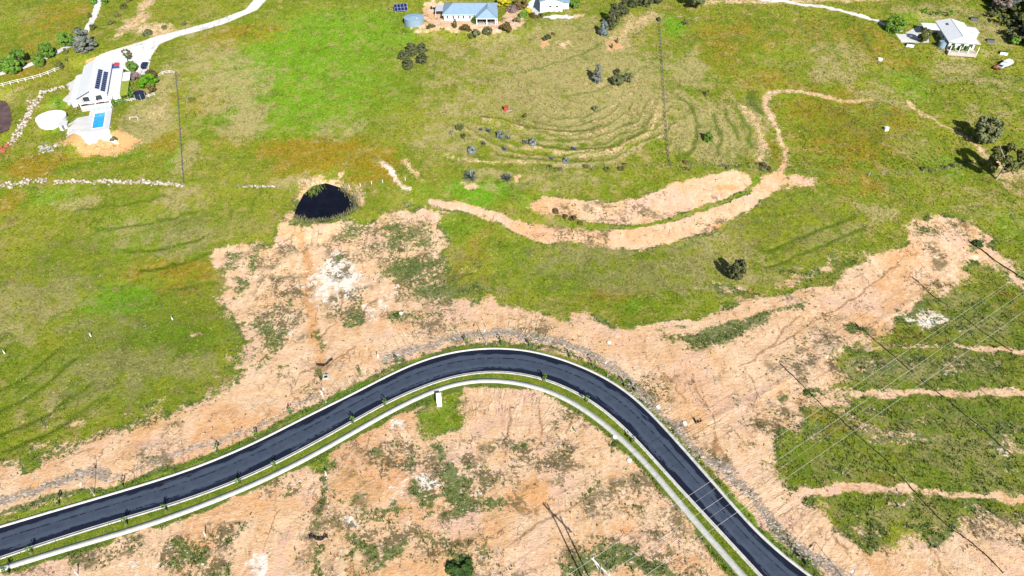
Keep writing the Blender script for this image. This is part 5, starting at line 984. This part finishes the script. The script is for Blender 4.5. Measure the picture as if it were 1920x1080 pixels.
# ---------------------------------------------------------------- grass tufts and weeds (stuff)
def tufts(name,label,n,prob,hgt,wid,blades,colfn,seed,area):
    r=np.random.default_rng(seed); X=r.uniform(area[0],area[1],n); Y=r.uniform(area[2],area[3],n)
    k=np.abs(X)<104+(Y-63)*.56; X,Y=X[k],Y[k]; k=r.random(len(X))<prob(X,Y); X,Y=X[k],Y[k]
    k=np.ones(len(X),bool); q=np.nonzero(Y<140)[0]; k[q]=poly_sd(CORR,X[q],Y[q])<-.3
    q=np.nonzero(Y<140)[0]; k[q]&=line_d(W_PATH[::2],X[q],Y[q])>1.1; k&=poly_sd(DAMW,X,Y)<0; k&=mask('drive',X,Y)<.3; X,Y=X[k],Y[k]
    n=len(X); z=zg(X,Y); V=np.empty((n,blades,3,3)); s=r.uniform(.6,1.4,n)
    for b in range(blades):
        a=r.random(n)*6.28; ox,oy=r.normal(size=(2,n))*wid*.9*s; dx,dy=np.cos(a)*wid*s,np.sin(a)*wid*s; lx,ly=r.normal(size=(2,n))*hgt*.55
        V[:,b,0]=np.stack([X+ox-dx,Y+oy-dy,z-.03],1); V[:,b,1]=np.stack([X+ox+dx,Y+oy+dy,z-.03],1); V[:,b,2]=np.stack([X+ox+lx,Y+oy+ly,z+hgt*s*r.uniform(.6,1.2,n)],1)
    me=np_mesh(name,V.reshape(-1,3),np.arange(n*blades*3).reshape(-1,3),M['tuft']); c=colfn(X,Y,r)
    col_attr(me,'tc',np.repeat(np.c_[np.clip(c,0,1),np.ones(n)],blades*3,0)); o=bpy.data.objects.new(name,me); col.objects.link(o); tag(o,label,None,None,'stuff'); print(name,n)
def lerp3(a,b,t): return np.asarray(a)[None]*(1-t[:,None])+np.asarray(b)[None]*t[:,None]
def grass_col(X,Y,r):
    c=lerp3((.10,.145,.008),(.22,.225,.035),r.random(len(X))); L,D,O=mask('lush',X,Y),mask('dry',X,Y),mask('ochre',X,Y)
    c=c*(1-.8*L[:,None])+np.array([.105,.28,.008])*.8*L[:,None]; c=c*(1-.75*O[:,None])+np.array([.24,.16,.010])*.75*O[:,None]; c=c*(1-.8*D[:,None])+np.array([.34,.29,.13])*.8*D[:,None]
    return c*r.uniform(.5,1.12,(len(X),1))
def weed_col(X,Y,r): return lerp3((.04,.07,.014),(.15,.19,.05),r.random(len(X)))*r.uniform(.6,1.2,(len(X),1))
pg=lambda X,Y:(1-np.clip(mask('dirt',X,Y)*1.2,0,1))*(.35+.65*vn(X,Y,5,77))
tufts('grass_tufts','tufts of pasture grass across the near paddocks',200000,pg,.24,.12,3,grass_col,1,(-185,185,60,200))
tufts('grass_tufts','tufts of pasture grass across the upper paddocks',190000,pg,.30,.15,3,grass_col,2,(-270,270,195,330))
pw=lambda X,Y:np.clip(mask('weed',X,Y)*1.1-.25,0,1)*sst(.38,.62,fbm(X,Y,2.4,55))+.26*mask('sparse',X,Y)*mask('dirt',X,Y)*sst(.45,.6,fbm(X,Y,3.5,56))+.006*mask('dirt',X,Y)
tufts('weed_clumps','dark green weeds growing over the scraped earth',360000,pw,.28,.14,4,weed_col,3,(-185,185,58,215))
def verge_tufts():
    n=9000; r=np.random.default_rng(9); A=rs(offs(W_NEAR,-.45),600); B=rs(offs(W_PATH,PT+.1),600); i=r.integers(60,540,n); u=r.random(n)[:,None]; P=A[i]*(1-u)+B[i]*u+r.normal(size=(n,2))*.1
    V=np.empty((n,2,3,3))
    for b in range(2):
        a=r.random(n)*6.28; d=np.stack([np.cos(a),np.sin(a)],1)*.1
        V[:,b,0,:2]=P-d; V[:,b,1,:2]=P+d; V[:,b,2,:2]=P+r.normal(size=(n,2))*.1; V[:,b,:2,2]=.12; V[:,b,2,2]=.13+r.uniform(.06,.2,n)
    me=np_mesh('verge_grass',V.reshape(-1,3),np.arange(n*6).reshape(-1,3),M['tuft']); c=lerp3((.06,.11,.01),(.22,.25,.03),r.random(n)); col_attr(me,'tc',np.repeat(np.c_[c,np.ones(n)],6,0))
    o=bpy.data.objects.new('verge_grass',me); col.objects.link(o); tag(o,'short grass blades on the mown verge',None,None,'stuff')
verge_tufts()
# ---------------------------------------------------------------- fences
def fence(name,px,label,step=4.,h=1.2,post='grey_wood',wires=3,r=.06,cat='fence',rail=False,wr=.010):
    P=spline(np.array(GP(px)),step) if len(px)>2 else (lambda a,b:np.linspace(a,b,max(2,int(np.linalg.norm(b-a)/step)+1)))(*np.array(GP(px)))
    pts=[Vector((p[0],p[1],float(zg(*p)))) for p in P]; c=pts[0].copy(); o=empty(name,c,0,label,cat)
    pm=MB().box((0,0,h/2-.15),(2*r,2*r,h+.3)); me=bpy.data.meshes.new('post'); me.from_pydata(pm.v,[],pm.f); me.materials.append(M[post])
    for p in pts: inst('post',me,o,p-c,(random.uniform(-.05,.05),random.uniform(-.05,.05),random.random()))
    for k in range(wires):
        z=h*(k+1)/(wires+.15); m=MB()
        for a,b in zip(pts[:-1],pts[1:]):
            if rail: m.tube(a-c+Vector((0,-r-.03,z)),b-c+Vector((0,-r-.03,z)),.055,n=4)
            else: m.tube(a-c+Vector((0,0,z)),b-c+Vector((0,0,z)),wr,n=3,cap=False)
        m.build('rail' if rail else 'wire',M['white' if rail else ('trim' if post=='trim' else 'grey_wood')],o)
    return o
fence('rail_fence',E(-20,166,0,163,50,152,90,140,117,131),'white post-and-rail fence above the curved boulder wall',2.4,1.25,'white',2,.08,rail=True)
fence('paddock_fence',E(330,140,334,180,338,240,342,300,345,346),'dark post-and-wire fence dropping from the farmhouse yard to the boulder wall',2.2,1.3,'trim',3,.1,wr=.018)
fence('yard_fence',E(296,146,312,137,330,139),'short pale rail fence at the top of the farmhouse yard',2.5,1.1,'white',2,.06,rail=True)
fence('paddock_fence',E(1235,36,1240,100,1246,200,1253,290,1258,312),'straight dark fence dividing the terraced paddocks',2.4,1.3,'trim',3,.09,wr=.018)
fence('paddock_fence',E(347,350,430,350,520,353,545,360),'thin wire fence along the top of the long lot',4,1.1)
fence('paddock_fence',E(655,352,690,347,720,343,760,338),'thin wire fence between the dam and the eroded stony scars',3.,1.2,'white')
fence('paddock_fence',E(1000,320,1100,316,1250,313,1350,314,1450,320,1540,326,1630,329),'thin wire fence through the scrub above the orange tracks',4.5,1.2)
fence('paddock_fence',E(1630,329,1690,326,1750,322,1800,314),'pale wire fence running from the corner toward the tall open gum',4.,1.2,'pale_bark')
fence('paddock_fence',E(1610,47,1625,80,1640,112,1655,131),'wire fence on the drive side of the white-roofed house',3.5,1.2,'trim',3,.08,wr=.018); fence('paddock_fence',E(1655,131,1690,143,1735,156,1800,152,1920,150,2000,150),'wire fence below the lawn of the white-roofed house',4.,1.2)
fence('paddock_fence',E(1628,330,1660,350,1700,376,1745,408,1775,430,1815,456),'wire fence slanting down to the top of the scraped road line',3.2,1.25,'grey_wood')
fence('garden_fence',E(212,196,235,191,262,187,290,178),'low pale fence below the pergola and trampoline',2.,1.,'white',2,.05,rail=True)
# silt fences: dark cloth stretched between pegs
def silt(px,label,h=.32,mat='green_cloth',step=2.,group=None):
    P=spline(np.array(GP(px)),step); pts=[Vector((p[0],p[1],float(zg(*p)))) for p in P]; c=pts[0].copy(); o=empty('silt_fence',c,0,label,'silt fence',group)
    runs=[[]]
    for i,(a,b) in enumerate(zip(pts[:-1],pts[1:])):
        if len(pts)>14 and random.random()<.22:
            if runs[-1]: runs.append([])
        else: runs[-1].append((a,b))
    for run in runs:
        if not run: continue
        L=[]
        for a,b in run:
            n=(b-a).cross(Vector((0,0,1))).normalized(); A=a-c; B=b-c
            if not L: L.append((A,h))
            L.append(((A+B)/2+n*random.uniform(-.15,.15),h-random.uniform(0,.16))); L.append((B,h))
        v=[p+Vector((0,0,-.12)) for p,_ in L]+[p+Vector((0,0,q)) for p,q in L]; k=len(L)
        cl=MB().add(v,[(i,i+1,k+i+1,k+i) for i in range(k-1)]).build('cloth',M[mat],o)
        sm=cl.modifiers.new('thickness','SOLIDIFY'); sm.thickness=.03
    pm=MB().box((0,0,h/2),(.07,.07,h+.5)); me=bpy.data.meshes.new('peg'); me.from_pydata(pm.v,[],pm.f); me.materials.append(M['timber'])
    for p in pts: inst('peg',me,o,p-c+Vector((.05,.06,0)),(random.uniform(-.1,.1),random.uniform(-.1,.1),0))
silt(E(1710,520,1727,535,1748,556,1786,580,1818,604,1850,628,1885,652,1930,678),'dark silt fence crossing the field below the white clay patch')
silt(E(1592,597,1620,622,1660,655,1700,690,1745,727,1790,763,1845,808),'dark silt fence cutting across the long pink track'); silt(E(1845,808,1870,832,1905,860),'short dark silt fence beside the white clay at the field end')
silt(E(1462,682,1484,704,1512,731,1548,766,1575,785,1605,815),'black silt fence running from the scraped road line into the green field',.36,'green_cloth'); silt(E(1605,815,1660,862,1700,906,1745,956,1775,985,1800,1003),'dark silt fence crossing the curved pink track'); silt(E(1800,1003,1835,1030,1880,1075),'thin dark silt fence over the pale earth at the field foot',.35,'black_cloth')
silt(E(1815,452,1830,464,1845,472,1862,488,1890,506,1930,532),'dark silt fence on the bare strip at the head of the scraped road line',.45,'black_cloth')
silt(E(593,683,600,683,607,686,612,683,624,675),'black V-shaped silt fence across the gully above the street lamp',.7,'black_cloth',1.); silt(E(580,1011,583,1006,590,1010,597,1012.5,605,1010,612,1005,615,1009),'black curved silt fence across the weedy drain inside the bend',.75,'black_cloth',.8); silt(E(1300,785,1305,795),'short black silt fence beside the bare outlet',.7,'black_cloth',.8); silt(E(1305,795,1316,790),'short black silt fence facing the bare outlet',.5,'black_cloth',.8)
# ---------------------------------------------------------------- street lamps, pits, pegs
M['lamp']=simple('lamp_steel',(.30,.27,.24),.5,.1)
def lamp(px,py,arm,label,h=6.1):
    o=empty('street_lamp',on(px,py),0,label,'street lamp','street lamps along the road')
    MB().cyl((0,0,-.1),.22,.25,12).build('base',M['concrete'],o); MB().tube((0,0,.1),(0,0,h),.075,.05,n=10).build('pole',M['lamp'],o)
    a=Vector((math.cos(arm),math.sin(arm),0)); ar=MB().path([Vector((0,0,h-.02)),Vector((0,0,h+.12))+a*.5,Vector((0,0,h+.2))+a*1.3],.045).build('arm',M['steel'],o)
    MB().box(Vector((0,0,h+.19))+a*1.6,(.75,.28,.12),arm).build('lamp_head',M['silver'],o)
lamp(177,928,math.radians(-75),'tall street lamp beside the grey rubble strip and the green verge'); lamp(611,754,math.radians(-60),'street lamp by the gully with the black silt fence'); lamp(912,645,math.radians(-100),'street lamp at the top of the bend'); lamp(1139,706,math.radians(-130),'street lamp beside the rubble where the road starts to drop'); 
q=on(1586,1092); lamp(1586,1092,math.radians(-140),'street lamp whose shadow lies over the lower rubble strip')
def pit(px,py,label,sq=False):
    o=empty('service_pit',on(px,py),random.random(),label,'service pit','pale service pits')
    if sq: 
        for lo,hi in (((-.7,-.7),(.7,-.4)),((-.7,.4),(.7,.7)),((-.7,-.4),(-.4,.4)),((.4,-.4),(.7,.4))): MB().b2((*lo,-.1),(*hi,.22)).build('rim',M['concrete'],o)
        MB().b2((-.4,-.4,-.08),(.4,.4,.05)).build('grate',M['dark'],o)
    else: MB().cyl((0,0,-.1),.55,.3,18).build('rim',M['concrete'],o); MB().cyl((0,0,.202),.42,.04,18).build('cover',M['white'],o)
pit(752,588,'round white service pit in the green patch of regrowth'); pit(1142,643,'round white service pit with a tuft of weeds above the rubble bank'); pit(611,707,'square pale service pit in the green patch of the gully',True); pit(1180,864,'round white service pit beside the footpath inside the bend'); pit(1284,794,'round white service pit near the bare outlet'); pit(1234,764,'white service pit half hidden in the rubble strip'); pit(1153,820,'small white service pit on the edge of the footpath')
def peg(px,py,h,mat,label,group,r=.06):
    o=empty('marker_post',on(px,py),random.random(),label,'marker post',group); a=random.uniform(-.06,.06)
    MB().box((0,0,h/2-.1),(2*r,2*r,h+.2),0,a,a).build('stake',M[mat],o); MB().box((0,a*-h*.8,h-.12),(2*r+.03,2*r+.03,.22),0,a,a).build('painted_top',M['white' if mat!='white' else 'trim'],o)
for px,py in ((783,632),(910,612),(1038,622),(1164,672),(399,808),(341,834),(1432,620),(440,810),(870,600),(905,600),(500,792),(1690,655),(980,622),(1560,735),(1500,665)): peg(px,py,1.,'timber','thin timber survey peg on the scraped earth','survey pegs',.045)
for px,py in ((613,900),(615,925),(617,952),(619,985),(620,1012),(622,1045),(624,1075)): peg(px,py,.8,'timber','timber peg in the line beside the weedy drain','pegs beside the drain',.05)
for px,py,l in ((386,1005,'white marker post beside the green weed patch'),(146,1078,'white marker post below the footpath near the dark weeds'),(612,892,'white marker post at the bright grass beside the weedy drain'),(709,671,'white marker post at the road corner of the lot'),(605,742,'white marker post beside the gully street lamp')): peg(px,py,1.7,'white',l,None,.09)
for px,py,l in ((171,631,'pale short post alone in the left paddock'),(9,663,'pale short post near the furrows of the left paddock'),(324,600,'pale short post near the bare patches of the left paddock')): peg(px,py,1.2,'white',l,None,.1)
# fallen branches under the gum
o=empty('fallen_branches',on(1290,40),0,'grey fallen branches lying under the spreading gum','branches')
for k in range(9): a=random.random()*6.28; p=Vector((random.uniform(-5,5),random.uniform(-4,4),.15)); p.z=float(zg(o.location.x+p.x,o.location.y+p.y))-o.location.z+.1; MB().tube(p,p+Vector((math.cos(a)*2.5,math.sin(a)*2.5,.3)),.12,.04,n=5).build('branch',M['pale_bark'],o)
# ---------------------------------------------------------------- power line
HA=14.2
A=Z(1112,1048,HA); B=Z(1141,1077,HA); C=A+(B-A)*2.05
foot=(A+B)/2; mid=(A+C)/2; ax=(C-A)/np.linalg.norm(C-A); az=math.atan2(ax[1],ax[0])
PP=empty('power_pole',(mid[0],mid[1],float(zg(mid[0],mid[1]))),az,'twin-post timber power pole with a pale crossarm inside the bend','power pole')
half=np.linalg.norm(C-A)/2; z0=PP.location.z; hz=HA-z0
for s in (-.5,.5): MB().tube((s*half,0,-1),(s*half,0,hz+1.1),.19,.13,n=10).build('pole',M['timber'],PP)
MB().box((0,0,hz-.2),(2*half+.8,.2,.26)).build('crossarm',M['silver'],PP)
for s in (-.5,.5): MB().tube((s*half,0,hz-1.8),(s*half*1.9,0,hz-.3),.06).build('brace',M['steel'],PP)
for s in (-1,0,1):
    i=MB().tube((s*half,0,hz-.1),(s*half,0,hz+.45),.12,.08,n=10).build('insulator',M['white'],PP)
W1=[(1112,1048),(1310,918),(1460,817),(1650,689),(1840,560),(1920,505)]; W2=[(1141,1077),(1335,945),(1502,830),(1700,694),(1895,560),(1990,494)]; W3=[(1171,1107),(1361,974),(1565,830),(1750,700),(1920,580),(2010,516)]
W4=[(1128,1062),(1323,925),(1490,815),(1690,672),(1850,560),(1930,503)]; W5=[(1158,1092),(1349,957),(1530,832),(1730,688),(1905,560),(1990,500)]
for k,(w,r_,l) in enumerate(((W1,.022,'outer pale power wire crossing the road nearest the bend'),(W2,.022,'middle pale power wire crossing the road'),(W3,.022,'lowest pale power wire crossing the road'),(W4,.010,'thin wire strung between the first two power wires'),(W5,.010,'thin wire strung between the last two power wires'))):
    Q=np.array([Z(a,b,HA-(.0 if k<3 else .5)-1.6*(4*t*(1-t))+3.*t) for (a,b),t in zip(w,np.linspace(0,.8,len(w)))])
    # straight in plan, sagging in height
    t=np.linspace(0,1,len(Q)); d=Q[-1]-Q[0]; S=np.linspace(-.35,1.5,46); pts=[]
    for s in S: pts.append((Q[0][0]+d[0]*s,Q[0][1]+d[1]*s,Q[0][2]+.25+d[2]*s-(5.0*s*(1.5-s)/.5625*.35 if s>0 else 0)))
    o=MB().path([Vector(p) for p in pts],r_,5).build('power_wire',M['wire']); tag(o,l,'power wire')
